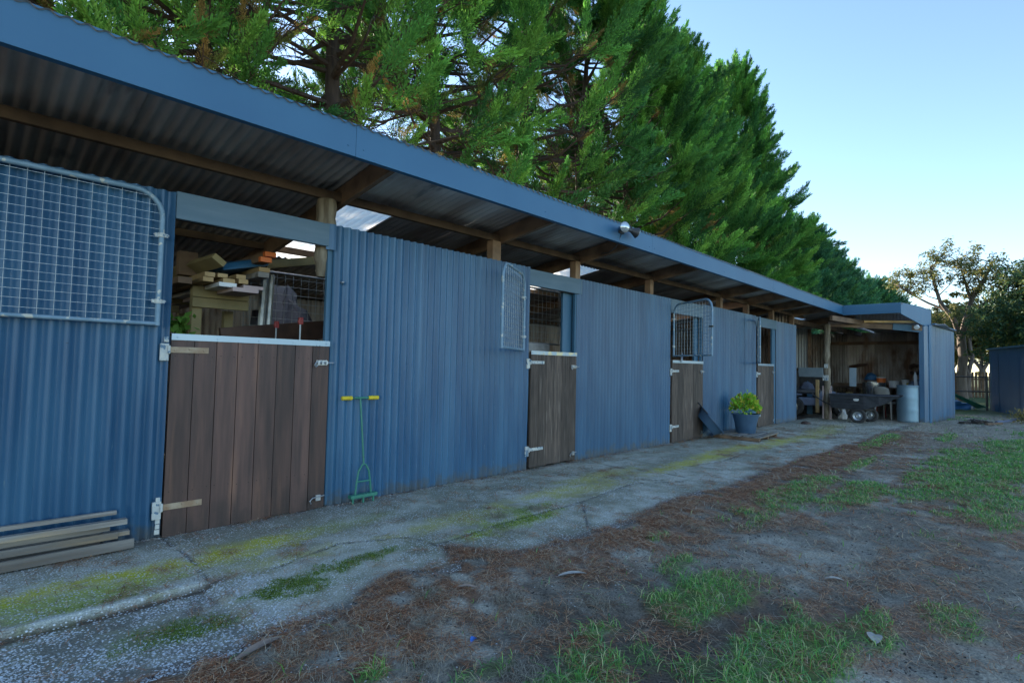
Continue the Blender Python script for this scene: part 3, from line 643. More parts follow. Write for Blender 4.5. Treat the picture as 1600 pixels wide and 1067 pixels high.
mb=MB(); mb.box(.94,1.02,-.02,.0,1.80,1.825); mb.build('gate_catch',M['darkmetal'],g3)
gate(1.345,2.24,1.0,11.665,-.045,10.76,-.40)
# ---- posts, rafters, beams
mb=MB(); pr=[(2.12+.01*math.sin(z*3),.11+.006*math.cos(z*5),z) for z in np.linspace(1.90,2.565,14)]
mb.tube(pr,[(.05+.012*i if i<3 else .082)+.006*math.sin(i*2.3) for i in range(14)],14); mb.build('round_post',M['post'],B,smooth=True)
PX=[4.08,5.55,7.43,10.02,11.35,12.85,14.28]
for i,x in enumerate(PX):
    mb=MB(); mb.v=1.5 if i in (0,1,2) else 1.0; wd=.125 if i==0 else .10
    mb.box(x-wd/2,x+wd/2,.035,.135,0,2.56); mb.build('square_post',M['timber'],B,bevel=.006)
for i,x in enumerate([-.9,2.26]+[p+.10 for p in PX]+[16.9]):
    y0=-.72
    mb=MB(); mb.v=.9+.2*rnd.random(); mb.bar((x,y0,rz(y0)-.088),(x,3.6,rz(3.6)-.088),.048,.16); mb.build('rafter',M['timber'],B,bevel=.003)
for y,zc,hh,ww in ((.09,2.600,.075,.05),(1.75,rz(1.75)-.045,.07,.05),(3.5,rz(3.5)-.045,.07,.05)):
    mb=MB(); mb.v=.55; mb.box(-2.2,15.2,y-ww/2,y+ww/2,zc-hh/2,zc+hh/2); mb.build('long_beam',M['timber'],B,bevel=.004)
# cross nogging seen above the first opening
mb=MB(); mb.v=1.1; mb.box(1.25,1.75,1.05,1.10,2.38,2.44); mb.build('nogging',M['timber'],B)
# ---- roof
def roofp(y0,y1): return lambda u,v,d:(u,v,rz(v)+.010+d)
SKY=[(2.36,2.98,.34,2.2),(6.0,6.7,.5,2.2),(10.3,11.1,.3,2.2),(15.9,16.6,.4,1.6)]
def roofstrip(mb,x0,x1,y0,y1,seed): corr(mb,x0,x1,y0,y1,roofp(0,0),amp=.009,rows=2,tones=(.65,1.25),seed=seed)
mb=MB(); px_=-2.3
xs=[-2.3]
for a,b_,_,_ in SKY: xs+=[a,b_]
xs.append(19.25)
for i in range(0,len(xs),2): roofstrip(mb,xs[i],xs[i+1],-.80,3.95,20+i)
for i,(a,b_,y0,y1) in enumerate(SKY): [corr(mb,a-.09,b_+.09,ya,yb,lambda u,v,d:(u,v,rz(v)+.017+d),amp=.009,rows=2,tones=(.65,1.25),seed=q) for ya,yb,q in ((-.80,y0+.02,40+i),(y1-.02,3.95,50+i))]
corr(mb,15.34,16.9,-2.0,-.70,lambda u,v,d:(u,v,2.842+d),amp=.009,rows=2,tones=(.65,1.25),seed=60)
mb.build('roof_sheeting',M['roof_under'],B,smooth=True)
for i,(a,b_,y0,y1) in enumerate(SKY):
    mb=MB(); corr(mb,a-.09,b_+.09,y0,y1,lambda u,v,d:(u,v,rz(v)+.021+d),amp=.009,rows=2,seed=70+i); mb.build('skylight_sheet',M['sky_panel'],B,smooth=True)
# fascia boards
fx=[-2.3,1.885,5.98,10.35,15.34]
for i in range(4):
    mb=MB(); mb.v=1+.04*((i%2)-.5); z0=2.632 if i<2 else 2.645
    mb.box(fx[i]+.001,fx[i+1]-.001,-.785,-.765,2.635,2.868); mb.box(fx[i]+.001,fx[i+1]-.001,-.765,-.735,2.635,2.640)
    for xx in (fx[i]+.06,fx[i+1]-.06,(fx[i]+fx[i+1])/2): mb.lathe([(.007,0),(.005,.004),(0,.005)],8,Matrix.Translation((xx,-.785,2.70))@Matrix.Rotation(R(90),4,'X'))
    mb.build('fascia_board',M['fascia'],B,bevel=.0015)
mb=MB(); mb.box(15.342,15.362,-1.965,-.785,2.622,2.866); mb.build('fascia_board',M['fascia'],B)
# splayed fascia of the end bay
A_=Vector((15.36,-1.97,0)); P_=Vector((16.62,-2.31,0)); Q_=Vector((17.05,-2.345,0)); E_=Vector((19.2,-2.60,0))
mb=MB(); mb.v=1.05
def quadwall(mb,pts,th):
    """pts: list of (x,y,zlow,zhigh) ; a slab th thick towards +y"""
    vs=[];fs=[]
    for x,y,a,b_ in pts: vs+=[(x,y,a),(x,y,b_),(x,y+th,b_),(x,y+th,a)]
    for i in range(len(pts)-1):
        o=4*i
        for k in range(4): fs.append((o+k,o+4+k,o+4+(k+1)%4,o+(k+1)%4))
    fs.append((0,1,2,3)); n=4*(len(pts)-1); fs.append((n+3,n+2,n+1,n)); mb.add(vs,fs)
quadwall(mb,[(A_.x,A_.y,2.60,2.868),(16.35,-2.235,2.40,2.84),(Q_.x,Q_.y,2.38,2.81)],.02); mb.build('fascia_board',M['fascia'],B)
# end bay: corner post, corrugated front wall, lintel
mb=MB(); quadwall(mb,[(P_.x-.14,P_.y+.05,0,2.38),(P_.x+.02,P_.y-.02,0,2.38)],.10); mb.build('corner_post',M['blue'],B)
mb=MB(); quadwall(mb,[(P_.x+.02,P_.y-.035,0,2.39),(P_.x+.20,P_.y-.055,0,2.385)],.012); mb.build('corner_flashing',M['fascia'],B)
dE=(E_-P_).normalized(); nE=Vector((-dE.y,dE.x,0))
mb=MB(); Lw=(E_-P_).length
def pl(u,v,d):
    q=P_+dE*u-nE*d; return (q.x,q.y,v)
corr(mb,.16,Lw,.0,lambda u:2.43-.02*u,pl,seed=90,jag=.01,rows=5); mb.build('wing_wall',M['blue'],B,smooth=True)
mb=MB(); mb.bar(P_+dE*.45+Vector((0,-.03,2.462)),E_+Vector((0,-.03,2.425)),.07,.03); mb.build('roof_edge_trim',M['fascia'],B)
mb=MB()
for i in range(1):
    corr(mb,17.06,19.27,-2.62,-.78,lambda u,v,d:(u,v,2.44-.02*(u-17)+.03*(v+2.6)*.5+d),amp=.009,rows=2,seed=62)
mb.build('lean_to_roof',M['roof_under'],B,smooth=True)
mb=MB(); corr(mb,-2.30,-.72,2.40,2.835,lambda u,v,d:(16.93-d*.5,u,v),rows=1,seed=63); mb.build('gable_infill',M['roof_under'],B,smooth=True)
mb=MB(); corr(mb,16.95,19.2,2.40,2.825,lambda u,v,d:(u,-.735-d*.5,v),rows=1,seed=64); mb.build('gable_infill',M['roof_under'],B,smooth=True)
mb=MB(); mb.bar((15.44,-.42,2.42),(16.5,-2.22,2.32),.05,.12); mb.build('lintel_beam',M['timber'],B)
mb=MB(); mb.bar((16.15,-1.68,2.36),(16.5,-2.20,2.30),.045,.16); mb.build('lintel_end',M['jamb'],B)
for a,b_ in (((14.3,.1,2.45),(19.2,.1,2.45)),((14.6,-.7,2.50),(19.2,-2.0,2.36)),((15.5,-.4,2.36),(19.2,-.4,2.36))):
    mb=MB(); mb.bar(a,b_,.07,.12); mb.build('wing_beam',M['timber'],B)
mb=MB(); mb.v=2.1; mb.bar((15.9,-.9,2.50),(16.3,-2.15,2.47),.04,.05); mb.build('pale_batten',M['pine'],B)
# gnarled pole at the mouth of the bay
mb=MB(); pts=[(15.44+.012*math.sin(z*4+1),-.40+.012*math.sin(z*5),z) for z in np.linspace(0,2.42,22)]
mb.tube(pts,[.075+.012*math.sin(i*1.9)+.006*math.sin(i*5.1) for i in range(22)],12)
pp=mb.build('gnarled_post',M['post'],B,smooth=True)
mb=MB()
for k in range(9):
    a=rnd.uniform(0,6.28); z=rnd.uniform(2.0,2.35); mb.tube([(15.44,-.40,z),(15.44+.11*math.cos(a),-.40+.11*math.sin(a),z+.02),(15.44+.17*math.cos(a+.5),-.40+.17*math.sin(a+.5),z-.05)],.006,5)
mb.build('hanging_vine',M['post'],pp)
for q in ((15.33,15.37,-.45,-.33,.98,1.12),(15.34,15.37,-.44,-.36,1.3,1.40)):
    mb=MB(); mb.box(*q); mb.build('nailed_plate',M['hinge_pale'],pp)
mb=MB(); mb.v=1; mb.box(15.40,15.44,-.50,-.46,.0,.85); mb.box(15.40,15.44,-.34,-.30,.0,.85); mb.build('side_batten',M['pink'],pp)
# interior walls
mb=MB(); corr(mb,-2.2,19.2,0,2.20,front(3.62),tones=(.6,1.15),seed=31,rows=2); mb.build('rear_wall',M['wall_in'],B,smooth=True)
def endw(x0): return lambda u,v,d:(x0-d,u,v)
mb=MB(); corr(mb,-2.58,3.6,0,lambda u:min(2.42,rz(u)-.03),endw(19.2),tones=(.5,1.3),seed=32,rows=3); mb.build('end_wall',M['wall_in'],B,smooth=True)
mb=MB(); corr(mb,.55,3.6,0,lambda u:rz(u)-.02,endw(17.5),seed=33,rows=2); mb.build('bay_partition',M['wall_pale'],B,smooth=True)
mb=MB(); mb.box(17.40,17.47,.50,.58,0,2.45); mb.box(17.41,17.46,.58,3.5,1.22,1.30); mb.build('partition_stud',M['timber'],B)
mb=MB(); mb.box(19.05,19.12,-2.5,.5,.80,.88); mb.box(19.05,19.12,-2.5,.5,2.05,2.14); mb.build('end_wall_rail',M['timber'],B)
mb=MB(); corr(mb,0.1,3.6,0,lambda u:rz(u)-.02,endw(14.3),seed=34,rows=2); mb.build('stall_partition',M['wall_in'],B,smooth=True)
for x in (-2.2,4.10,7.62,11.3):
    mb=MB()
    for k in range(10):
        mb.v=rnd.uniform(.6,1.2); mb.box(x-.02,x+.02,.14,3.55,.02+k*.14,.02+k*.14+.132)
    mb.build('stall_partition',M['timber'],B)
# mesh screens inside stalls two and three
def screen(x0,x1,y,z0,z1,name='inner_screen'):
    g=empty(name,(0,0,0)); g.parent=B
    mb=MB(); mb.tube([(x0,y,z0),(x1,y,z0),(x1,y,z1),(x0,y,z1)],.014,8,closed=True); mb.build('screen_frame',M['galv'],g)
    mb=MB(); x=x0+.06
    while x<x1: mb.tube([(x,y,z0),(x,y,z1)],.0028,5,caps=False); x+=.085
    z=z0+.07
    while z<z1: mb.tube([(x0,y,z),(x1,y,z)],.0028,5,caps=False); z+=.085
    mb.build('screen_wire',M['wire'],g)
screen(4.45,5.9,.62,1.50,2.24)
# flood lamps
fl=empty('flood_light',(5.27,-.80,2.775)); fl.parent=B; fl.scale=(1.0,1.0,1.0)
mb=MB(); mb.box(-.05,.05,-.0,.02,-.035,.035); mb.tube([(0,-.0,0),(0,-.05,0)],.02,10); mb.tube([(-.10,-.06,.0),(.13,-.06,-.0)],.016,8); mb.build('lamp_bracket',M['darkmetal'],fl,smooth=True)
for x,tgt in ((-.10,(-.42,-.85,-.10)),(.13,(.80,-.50,-.30))):
    d=Vector(tgt).normalized(); Mq=Matrix.Translation((x,-.075,0))@d.to_track_quat('Z','Y').to_matrix().to_4x4()
    mb=MB(); mb.lathe([(0,-.065),(.022,-.065),(.026,-.03),(.05,.02),(.063,.045),(.060,.050)],18,Mq); h=mb.build('lamp_head',M['stainless'] if x<0 else M['darkmetal'],fl,smooth=True)
    mb=MB(); mb.lathe([(.060,.046),(.045,.062),(.02,.07),(0,.072)],18,Mq); mb.build('lamp_lens',M['lens'],h,smooth=True)
mb=MB(); mb.tube([(5.28,-.79,2.745),(5.24,-.78,2.66),(5.30,-.70,2.60),(5.45,-.50,2.585),(5.57,-.30,2.62)],.006,6); mb.build('lamp_cable',M['black'],B,smooth=True)
# small bulkhead lamp under the end fascia
mb=MB(); mb.lathe([(0,-.05),(.05,-.045),(.06,0),(.05,.045),(0,.05)],12,Matrix.Translation((16.25,-2.15,2.34))@Matrix.Rotation(R(70),4,'Y')); mb.build('bulkhead_lamp',M['white'],B,smooth=True)

# ------------------------------------------------------------------ trees
def norm(a): return a/np.maximum(np.linalg.norm(a,axis=-1,keepdims=True),1e-9)
def plume_mesh(p,d,l,col,rs,K=16,Q=7,lw=.020,ll=.12,spread=.62,tipbright=1.35):
    """p,d,l,col per plume -> diamond leaflets"""
    n=len(p); ref=np.where(np.abs(d[:,2:3])<.9,np.array([[0,0,1.]]),np.array([[1.,0,0]]))
    a=norm(np.cross(d,ref)); b_=np.cross(a,d)
    t=(np.arange(K)+.5)/K; t=np.repeat(t[None],n,0)+rs.uniform(-.04,.04,(n,K))
    ph=rs.uniform(0,6.283,(n,1))+np.arange(K)[None]*2.4
    rad=a[:,None]*np.cos(ph)[...,None]+b_[:,None]*np.sin(ph)[...,None]
    sd=norm(d[:,None]*(1-.15*spread)+rad*(spread*(1.05-t*.75))[...,None]+np.array([0,0,.22]))
    slen=(l[:,None]*.42*(1.05-.72*t))*rs.uniform(.75,1.2,(n,K))
    so_=p[:,None]+d[:,None]*(l[:,None]*t)[...,None]
    sn=norm(np.cross(sd,rad)+rs.normal(0,.3,(n,K,3))); sb=norm(np.cross(sn,sd))
    u=(np.arange(Q)+.6)/Q; side=np.where(np.arange(Q)%2==0,1.,-1.); side[-1]=0
    lo=so_[:,:,None]+sd[:,:,None]*(slen[...,None]*u)[...,None]
    ld=norm(sd[:,:,None]+sb[:,:,None]*(side*.62)[None,None,:,None]+rs.normal(0,.16,(n,K,Q,3))+np.array([0,0,.06]))
    L_=ll*rs.uniform(.7,1.3,(n,K,Q))*np.clip(l,.5,1.3)[:,None,None]; W=lw*np.clip(l,.5,1.3)[:,None,None]*rs.uniform(.7,1.3,(n,K,Q))
    ls=norm(np.cross(ld,np.broadcast_to(sn[:,:,None],ld.shape)+rs.normal(0,.5,ld.shape)))
    v0=lo; v1=lo+ld*(L_*.45)[...,None]+ls*W[...,None]; v2=lo+ld*L_[...,None]; v3=lo+ld*(L_*.45)[...,None]-ls*W[...,None]
    V=np.stack([v0,v1,v2,v3],3).reshape(-1,3); m_=len(V)//4
    F=np.arange(m_*4).reshape(m_,4)
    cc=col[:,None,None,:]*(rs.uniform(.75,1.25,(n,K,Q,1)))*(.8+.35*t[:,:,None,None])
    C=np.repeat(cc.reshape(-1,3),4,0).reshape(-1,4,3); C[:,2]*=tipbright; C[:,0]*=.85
    return V,F,C.reshape(-1,3)
def cypress(seed,H,Rm,zb,limbs=150,ppl=7,greens=None,inner=True,lod=1.0,sparse_to=7.5,lower=.45,plen=(.8,1.45)):
    rs=np.random.RandomState(seed); mb=MB(); mb.v=1
    tr=[(.12*math.sin(z*.5+seed),.12*math.cos(z*.4),z) for z in np.linspace(-.1,H*.93,10)]
    mb.tube(tr,[max(.03,.24*(1-i/10.5)) for i in range(10)],9)
    P=[];D=[];Ln=[];Cc=[]
    greens=greens if greens is not None else np.array([[.070,.215,.044],[.105,.285,.048],[.045,.15,.042],[.165,.36,.060]])
    for i in range(limbs):
        t=(i+rs.rand())/limbs; z0=zb+(H-zb-.6)*t**1.02
        prof=Rm*(.62+.38*min(1,t/.35))*(1-max(0,(t-.30)/.70)**1.05); r=prof*rs.uniform(.70,1.10)+.12
        az=i*2.39996+rs.normal(0,.35); el=R(8+58*t**1.3+rs.normal(0,8))
        u=np.array([math.cos(az),math.sin(az),0]); base=np.array([.12*math.sin(z0*.5+seed),.12*math.cos(z0*.4),z0-r*.25])
        end=base+u*r+np.array([0,0,r*min(1.3,math.tan(el))*.55+.1])
        mid=base*.5+end*.5+np.array([0,0,-.12*r])
        mb.tube([base,mid,end],[.032+.010*r,.020+.005*r,.007],5,caps=False)
        low=z0<sparse_to
        if low:      # bare twiggy lower limbs
            for q in range(9):
                f=rs.uniform(.15,.95); c0=base*(1-f)+end*f; dv=norm((u+rs.normal(0,.7,3))[None])[0]; l=rs.uniform(.4,1.0)
                mb.tube([c0,c0+dv*l*.5+np.array([0,0,.05]),c0+dv*l],[.011,.007,.003],4,caps=False)
        axis_=norm((end-mid)[None])[0]; keep=lower if low else 1.
        for k in range(ppl):
            s=rs.uniform(.36,1.0)**.8; c0=(base*(1-s)**2+2*mid*s*(1-s)+end*s*s)
            br=low and s<.8 and rs.rand()<.30
            if rs.rand()>keep and not br: continue
            if br or (inner and s<.66 and rs.rand()<.8):
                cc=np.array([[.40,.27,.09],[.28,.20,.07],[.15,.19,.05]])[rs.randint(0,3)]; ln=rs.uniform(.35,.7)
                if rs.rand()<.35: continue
            else:
                cc=greens[rs.randint(0,len(greens))]; ln=rs.uniform(*plen)
            d_=axis_+rs.normal(0,.30,3)+np.array([0,0,.30])+u*.3
            P.append(c0+rs.normal(0,.07,3)); D.append(d_); Ln.append(ln); Cc.append(cc*rs.uniform(.65,1.3))
        for k in range(2 if (not low or rs.rand()<.40) else 0):
            P.append(end-axis_*.4+rs.normal(0,.15,3)); D.append(axis_+rs.normal(0,.22,3)+np.array([0,0,.35])); Ln.append(rs.uniform(plen[0]*1.2,plen[1]*1.1)); Cc.append(greens[rs.randint(0,len(greens))]*rs.uniform(.9,1.3))
    P.append(np.array([tr[-1][0],tr[-1][1],H-1.5])); D.append(np.array([0,0,1.])); Ln.append(1.6); Cc.append(greens[0])
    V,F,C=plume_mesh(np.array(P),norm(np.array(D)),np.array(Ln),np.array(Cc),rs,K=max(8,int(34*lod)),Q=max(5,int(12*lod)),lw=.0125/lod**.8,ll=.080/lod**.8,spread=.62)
    return mb,V,F,C
def make_tree(name,args,loc,rz,s,label,cat,group,mt='foliage',bk='bark'):
    mb,V,F,C=args; e=empty(name,loc,rz); e.scale=(s,s,s)
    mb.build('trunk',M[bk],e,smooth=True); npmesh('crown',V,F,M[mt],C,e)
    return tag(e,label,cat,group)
protos=[make_tree('cypress_tree',cypress(11+i,14.6,3.1,4.9,limbs=105,ppl=9,sparse_to=9.6-.7*(i==1),lower=.24),(0,0,0),0,1,None,None,None) for i in range(3)]
protos.append(make_tree('cypress_tree',cypress(17,14.6,3.3,1.6,limbs=125,ppl=9,sparse_to=0),(0,0,0),0,1,None,None,None))
row=[(-2.6,6.5),(.2,6.7),(2.9,6.9),(5.4,6.5),(8.1,6.6),(10.9,6.3),(13.8,6.2),(16.8,6.3),(19.8,6.2),(22.9,6.2),(25.8,6.3),(28.3,6.4)]
ord_=['leftmost','second from the left','third from the left','fourth from the left','fifth from the left','sixth from the left','sixth from the right','fifth from the right','fourth from the right','third from the right','second from the right','rightmost']
used=set()
for i,(x,y) in enumerate(row):
    k=i%3 if i<7 else 3; e=protos[k] if k not in used else copy_tree(protos[k]); used.add(k)
    e.location=(x,y,0); e.rotation_euler.z=i*1.37+.4; s=1.03+.05*math.sin(i*2.7)
    if i in (7,8,9): s=(1.0,.99,.90)[i-7]
    if i==10: s=1.07
    if i==11: s=.86
    e.scale=(s,s,s)
    tag(e,'tall bright green cypress behind the stable, %s of its row'%ord_[i],'tree','tall cypress trees behind the stable')
# thin second row further back
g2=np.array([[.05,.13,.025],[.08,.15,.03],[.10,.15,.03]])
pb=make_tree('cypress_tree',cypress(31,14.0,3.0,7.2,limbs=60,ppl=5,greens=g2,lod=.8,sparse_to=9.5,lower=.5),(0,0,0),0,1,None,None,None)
bl_=['leftmost','second from the left','third from the left','third from the right','second from the right','rightmost']
for i,(x,y) in enumerate([(-1.5,14),(4.2,14.6),(10.2,14.2),(16.5,14.4),(23,14.1),(29.5,14.3)]):
    e=pb if i==0 else copy_tree(pb); e.location=(x,y,0); e.rotation_euler.z=i*2.1; e.scale=(1,1,.98)
    tag(e,'shaded cypress behind gaps in the front row, %s of its row'%bl_[i],'tree','back row of cypress trees')
# smaller, bluer conifers beyond
g3c=np.array([[.045,.15,.075],[.06,.19,.08],[.04,.13,.06],[.085,.22,.06]])
pd=make_tree('conifer_tree',cypress(51,10.0,2.9,1.0,limbs=120,ppl=6,greens=g3c,inner=False,lod=.7,sparse_to=0,plen=(.8,1.4)),(0,0,0),0,1,None,None,None)
far=[(32.2,7.8,.62),(37.4,6.9,1.0),(40,6.8,.97),(45,7.0,.93),(50.5,7.2,.92),(56.5,7.4,.90),(63.5,7.5,.95),(72,7.6,1.0)]
fo=['nearest','second nearest','third nearest','fourth nearest','fourth farthest','third farthest','second farthest','farthest']
for i,(x,y,s) in enumerate(far):
    e=pd if i==0 else copy_tree(pd); e.location=(x,y,0); e.rotation_euler.z=i*1.9+.7; e.scale=(s*1.2,s*1.2,s*1.08)
    tag(e,'dark conifer beyond the tall cypresses, %s of the low row'%fo[i],'tree','smaller conifers beyond the cypresses')

e=copy_tree(pd); e.location=(25.2,4.4,0); e.scale=(.72,.72,.50); e.rotation_euler.z=2.2  # added conifer, hidden below the roof line, keeps sun spots off the shed
tag(e,'short bushy conifer added unseen behind the end bay to shade the navy shed','tree')
def gum(seed,H,forks,spread,leafn,cols,leaf_l=.10,trunk_r=.27,depth=5,clr=.42,up=.55):
    rs=np.random.RandomState(seed); mb=MB(); ends=[]
    def grow(p,d,L_,r,k):
        p2=p+d*L_; m_=(p+p2)/2+rs.normal(0,.07*L_,3)
        mb.tube([p,m_,p2],[r,r*.86,r*.72],7 if k<3 else 5,caps=False)
        if k>=depth-1: ends.append((m_,L_))
        if k>=depth: ends.append((p2,L_)); return
        nb=2 if rs.rand()<.75 else 3
        for i in range(nb):
            q=rs.normal(0,1,3); q-=d*(q@d); q/=np.linalg.norm(q)+1e-6
            dd=d+q*spread*rs.uniform(.6,1.15)+np.array([0,0,up*.25]); dd/=np.linalg.norm(dd)
            grow(p2,dd,L_*rs.uniform(.68,.88),r*.66,k+1)
    mb.tube([(0,0,-.2),(.05,0,H*.12),(-.04,.03,H*.24)],[trunk_r*1.25,trunk_r,trunk_r*.9],12)
    for dx,dy,dz,l in forks:
        d=np.array([dx,dy,dz],float); d/=np.linalg.norm(d); grow(np.array([-.04,.03,H*.23]),d,H*l,trunk_r*.66,1)
    n=len(ends); C0=np.array([e[0] for e in ends]); m_=leafn
    sub=rs.normal(0,1,(n,5,3))*.30*clr/.42
    cp=(C0[:,None]+sub).reshape(-1,3)
    P=cp[rs.randint(0,len(cp),n*m_)]+rs.normal(0,.13,(n*m_,3))*np.array([1,1,.7])
    d=norm(rs.normal(0,1,(len(P),3))*np.array([1,1,.5])+np.array([0,0,-.7])); s=norm(np.cross(d,rs.normal(0,1,(len(P),3))))
    L_=leaf_l*rs.uniform(.7,1.4,len(P)); W=L_*.17
    V=np.stack([P,P+d*(L_*.5)[:,None]+s*W[:,None],P+d*L_[:,None],P+d*(L_*.5)[:,None]-s*W[:,None]],1).reshape(-1,3)
    F=np.arange(len(P)*4).reshape(-1,4); c_=cols[rs.randint(0,len(cols),len(P))]*rs.uniform(.7,1.3,(len(P),1))
    return mb,V,F,np.repeat(c_,4,0)
gc=np.array([[.12,.16,.055],[.17,.19,.06],[.09,.12,.05],[.30,.25,.07]])
def open_gum():
    rs=np.random.RandomState(12); mb=MB(); C0=[]
    def limb(pts,r0,r1,n=7): mb.tube(pts,list(np.linspace(r0,r1,len(pts))),n,caps=False)
    limb([(0,0,-.2),(.03,.06,1.0),(-.05,-.02,1.9),(.02,.04,2.9)],.20,.16,12)
    L1=[(0,.04,2.8),(.1,.30,3.7),(-.1,.75,4.5),(.1,.95,5.3),(0,1.10,6.2)]; L2=[(0,.04,2.8),(-.1,-.15,3.7),(.1,-.35,4.6),(0,-.75,5.3),(.1,-1.05,6.2)]
    L3=[(.1,-.32,4.5),(-.3,-.15,5.3),(-.2,.05,6.2)]; L4=[(0,.5,4.1),(.3,1.2,4.5),(.2,1.9,5.0),(0,2.3,5.4)]; L5=[(-.1,-.15,3.7),(-.4,-1.0,4.5),(-.3,-1.7,5.1),(0,-2.1,6.0)]; L6=[(.02,.05,2.2),(-.2,.7,3.0),(-.1,1.1,3.7)]
    for L_,r in ((L1,.12),(L2,.14),(L3,.07),(L4,.06),(L5,.07),(L6,.05)): limb(L_,r,r*.35)
    for L_,n in ((L1,11),(L2,12),(L3,5),(L4,8),(L5,8),(L6,5)):
        A=np.array(L_)
        for k in range(n):
            t=rs.uniform(.45,1)*(len(A)-1); i=min(int(t),len(A)-2); p=A[i]*(1-t+i)+A[i+1]*(t-i)
            d=rs.normal(0,1,3)*np.array([.9,1,.5])+np.array([0,0,.8]); d/=np.linalg.norm(d); l=rs.uniform(.4,1.1)
            q=p+d*l; mb.tube([p,(p+q)/2+rs.normal(0,.06,3),q],[.03,.02,.01],5,caps=False); C0.append(q); 
            if rs.rand()<.7: 
                d2=d+rs.normal(0,.6,3); q2=q+d2/np.linalg.norm(d2)*.4; mb.tube([q,q2],[.012,.006],4,caps=False); C0.append(q2)
    C0=np.array(C0); n=len(C0); m_=105; sub=(C0[:,None]+rs.normal(0,.17,(n,4,3))).reshape(-1,3)
    P=sub[rs.randint(0,len(sub),n*m_)]+rs.normal(0,.09,(n*m_,3))
    d=norm(rs.normal(0,1,(len(P),3))*np.array([1,1,.5])+np.array([0,0,-.7])); sd_=norm(np.cross(d,rs.normal(0,1,(len(P),3))))
    l_=.13*rs.uniform(.7,1.4,len(P)); w_=l_*.17
    V=np.stack([P,P+d*(l_*.5)[:,None]+sd_*w_[:,None],P+d*l_[:,None],P+d*(l_*.5)[:,None]-sd_*w_[:,None]],1).reshape(-1,3)
    c_=gc[rs.randint(0,len(gc),len(P))]*rs.uniform(.7,1.3,(len(P),1)); return mb,V,np.arange(len(P)*4).reshape(-1,4),np.repeat(c_,4,0)
make_tree('gum_tree',open_gum(),(32,-1.85,0),0,1.02,'twisting pale barked gum tree with an open forked crown right of the end bay','tree',None,'leaf','gumbark')
make_tree('gum_tree',gum(9,6.6,[(.1,.5,1.0,.20),(-.1,-.3,1.0,.19)],.5,80,gc,leaf_l=.15,trunk_r=.22,clr=.5),(38,-1.6,0),1.2,.82,'lower bushy gum standing in the shade behind the big open gum','tree',None,'leaf','gumbark')
dk=np.array([[.035,.09,.045],[.05,.11,.05],[.03,.075,.04],[.12,.15,.035]])
make_tree('broadleaf_tree',gum(21,6.0,[(.1,.6,.9,.22),(-.2,-.2,1.0,.24),(.1,-.7,.8,.22),(-.5,.2,.7,.2)],.75,230,dk,leaf_l=.17,trunk_r=.2,clr=.85,up=.2),(31,-5.6,0),0,.95,'dense dark leaved tree hanging over the navy shed','tree',None,'leaf','gumbark')
yl=np.array([[.15,.14,.035],[.09,.11,.03],[.20,.17,.045]])
pf=make_tree('background_tree',gum(33,7,[(.1,.6,.9,.22),(-.2,-.5,1.0,.24),(.4,0,.8,.22)],.8,230,yl,leaf_l=.3,trunk_r=.25,clr=1.2,up=.2),(62,-1,0),0,1,'sunlit yellow green tree far off, seen through the pipe rail fence','tree',None,'leaf','gumbark')
for i,(x,y,s,lab) in enumerate([(78,-7,1.15,'far sunlit tree behind the dense tree at the right edge'),(70,-13,1.1,'far tree hidden mostly by the navy shed'),(85,3,1.2,'far tree behind the open crowned gum'),(95,-22,1.4,'farthest tree on the right beyond the shed')]):
    e=copy_tree(pf); e.location=(x,y,0); e.scale=(s,s,s); e.rotation_euler.z=i*1.7+1; tag(e,lab,'tree')

# ------------------------------------------------------------------ right background: shed, fence, debris
Sx,Sy=24.7,-3.1
e=tag(empty('garden_shed'),'flat roofed navy blue steel shed at the right edge of the yard','shed')
dS=Vector((-2.45,-.88,0)).normalized(); nS=Vector((-dS.y,dS.x,0))  # front runs towards the viewer's right
def plS(u,v,d):
    q=Vector((Sx,Sy,0))+dS*u+nS*d*-1; return (q.x,q.y,v)
mb=MB(); corr(mb,0,4.4,0,2.07,plS,seed=91,amp=.007,rows=3); mb.build('front_wall',M['navy'],e,smooth=True)
mb=MB(); q0=Vector((Sx,Sy,0)); q1=q0-nS*-2.6; 
n_=Vector((.34,-.94,0))
mb.bar(q0+Vector((.02,0,1.03)),q0+n_*2.8+Vector((0,0,1.03)),.03,2.06); mb.build('side_wall',M['navy'],e)
mb=MB(); a_=q0+dS*4.4; vs=[q0+Vector((.1,.08,2.08)),a_+Vector((-.1,.08,2.08)),a_+n_*2.8+Vector((0,0,2.2)),q0+n_*2.8+Vector((.1,0,2.2))]
mb.add([tuple(v) for v in vs]+[tuple(v+Vector((0,0,.05))) for v in vs],[(0,3,2,1),(4,5,6,7),(0,1,5,4),(1,2,6,5),(2,3,7,6),(3,0,4,7)]); mb.build('shed_roof',M['fascia'],e)
mb=MB(); mb.tube([tuple(q0+dS*.12-nS*-.04+Vector((0,.03,z))) for z in (0,1.0,1.95)],.03,8); mb.build('down_pipe',M['jamb'],e,smooth=True)
e=tag(empty('pipe_fence',(24,0,0)),'dark steel pipe rail fence with two rails between the end bay and navy shed','fence')
for z in (.64,1.14):
    mb=MB(); mb.tube([(-.2,-1.6,z),(.1,-2.3,z),(.5,-3.1,z)],.022,8); mb.build('rail',M['darkmetal'],e,smooth=True)
for x,y in ((-.1,-1.9),(.42,-3.02)):
    mb=MB(); mb.tube([(x,y,-.1),(x,y,1.16)],.035,10); mb.build('fence_post',M['darkmetal'],e,smooth=True)
e=tag(empty('paling_fence',(38,-2.5,0)),'old brown paling fence in the paddock behind the pipe rails','fence')
mb=MB()
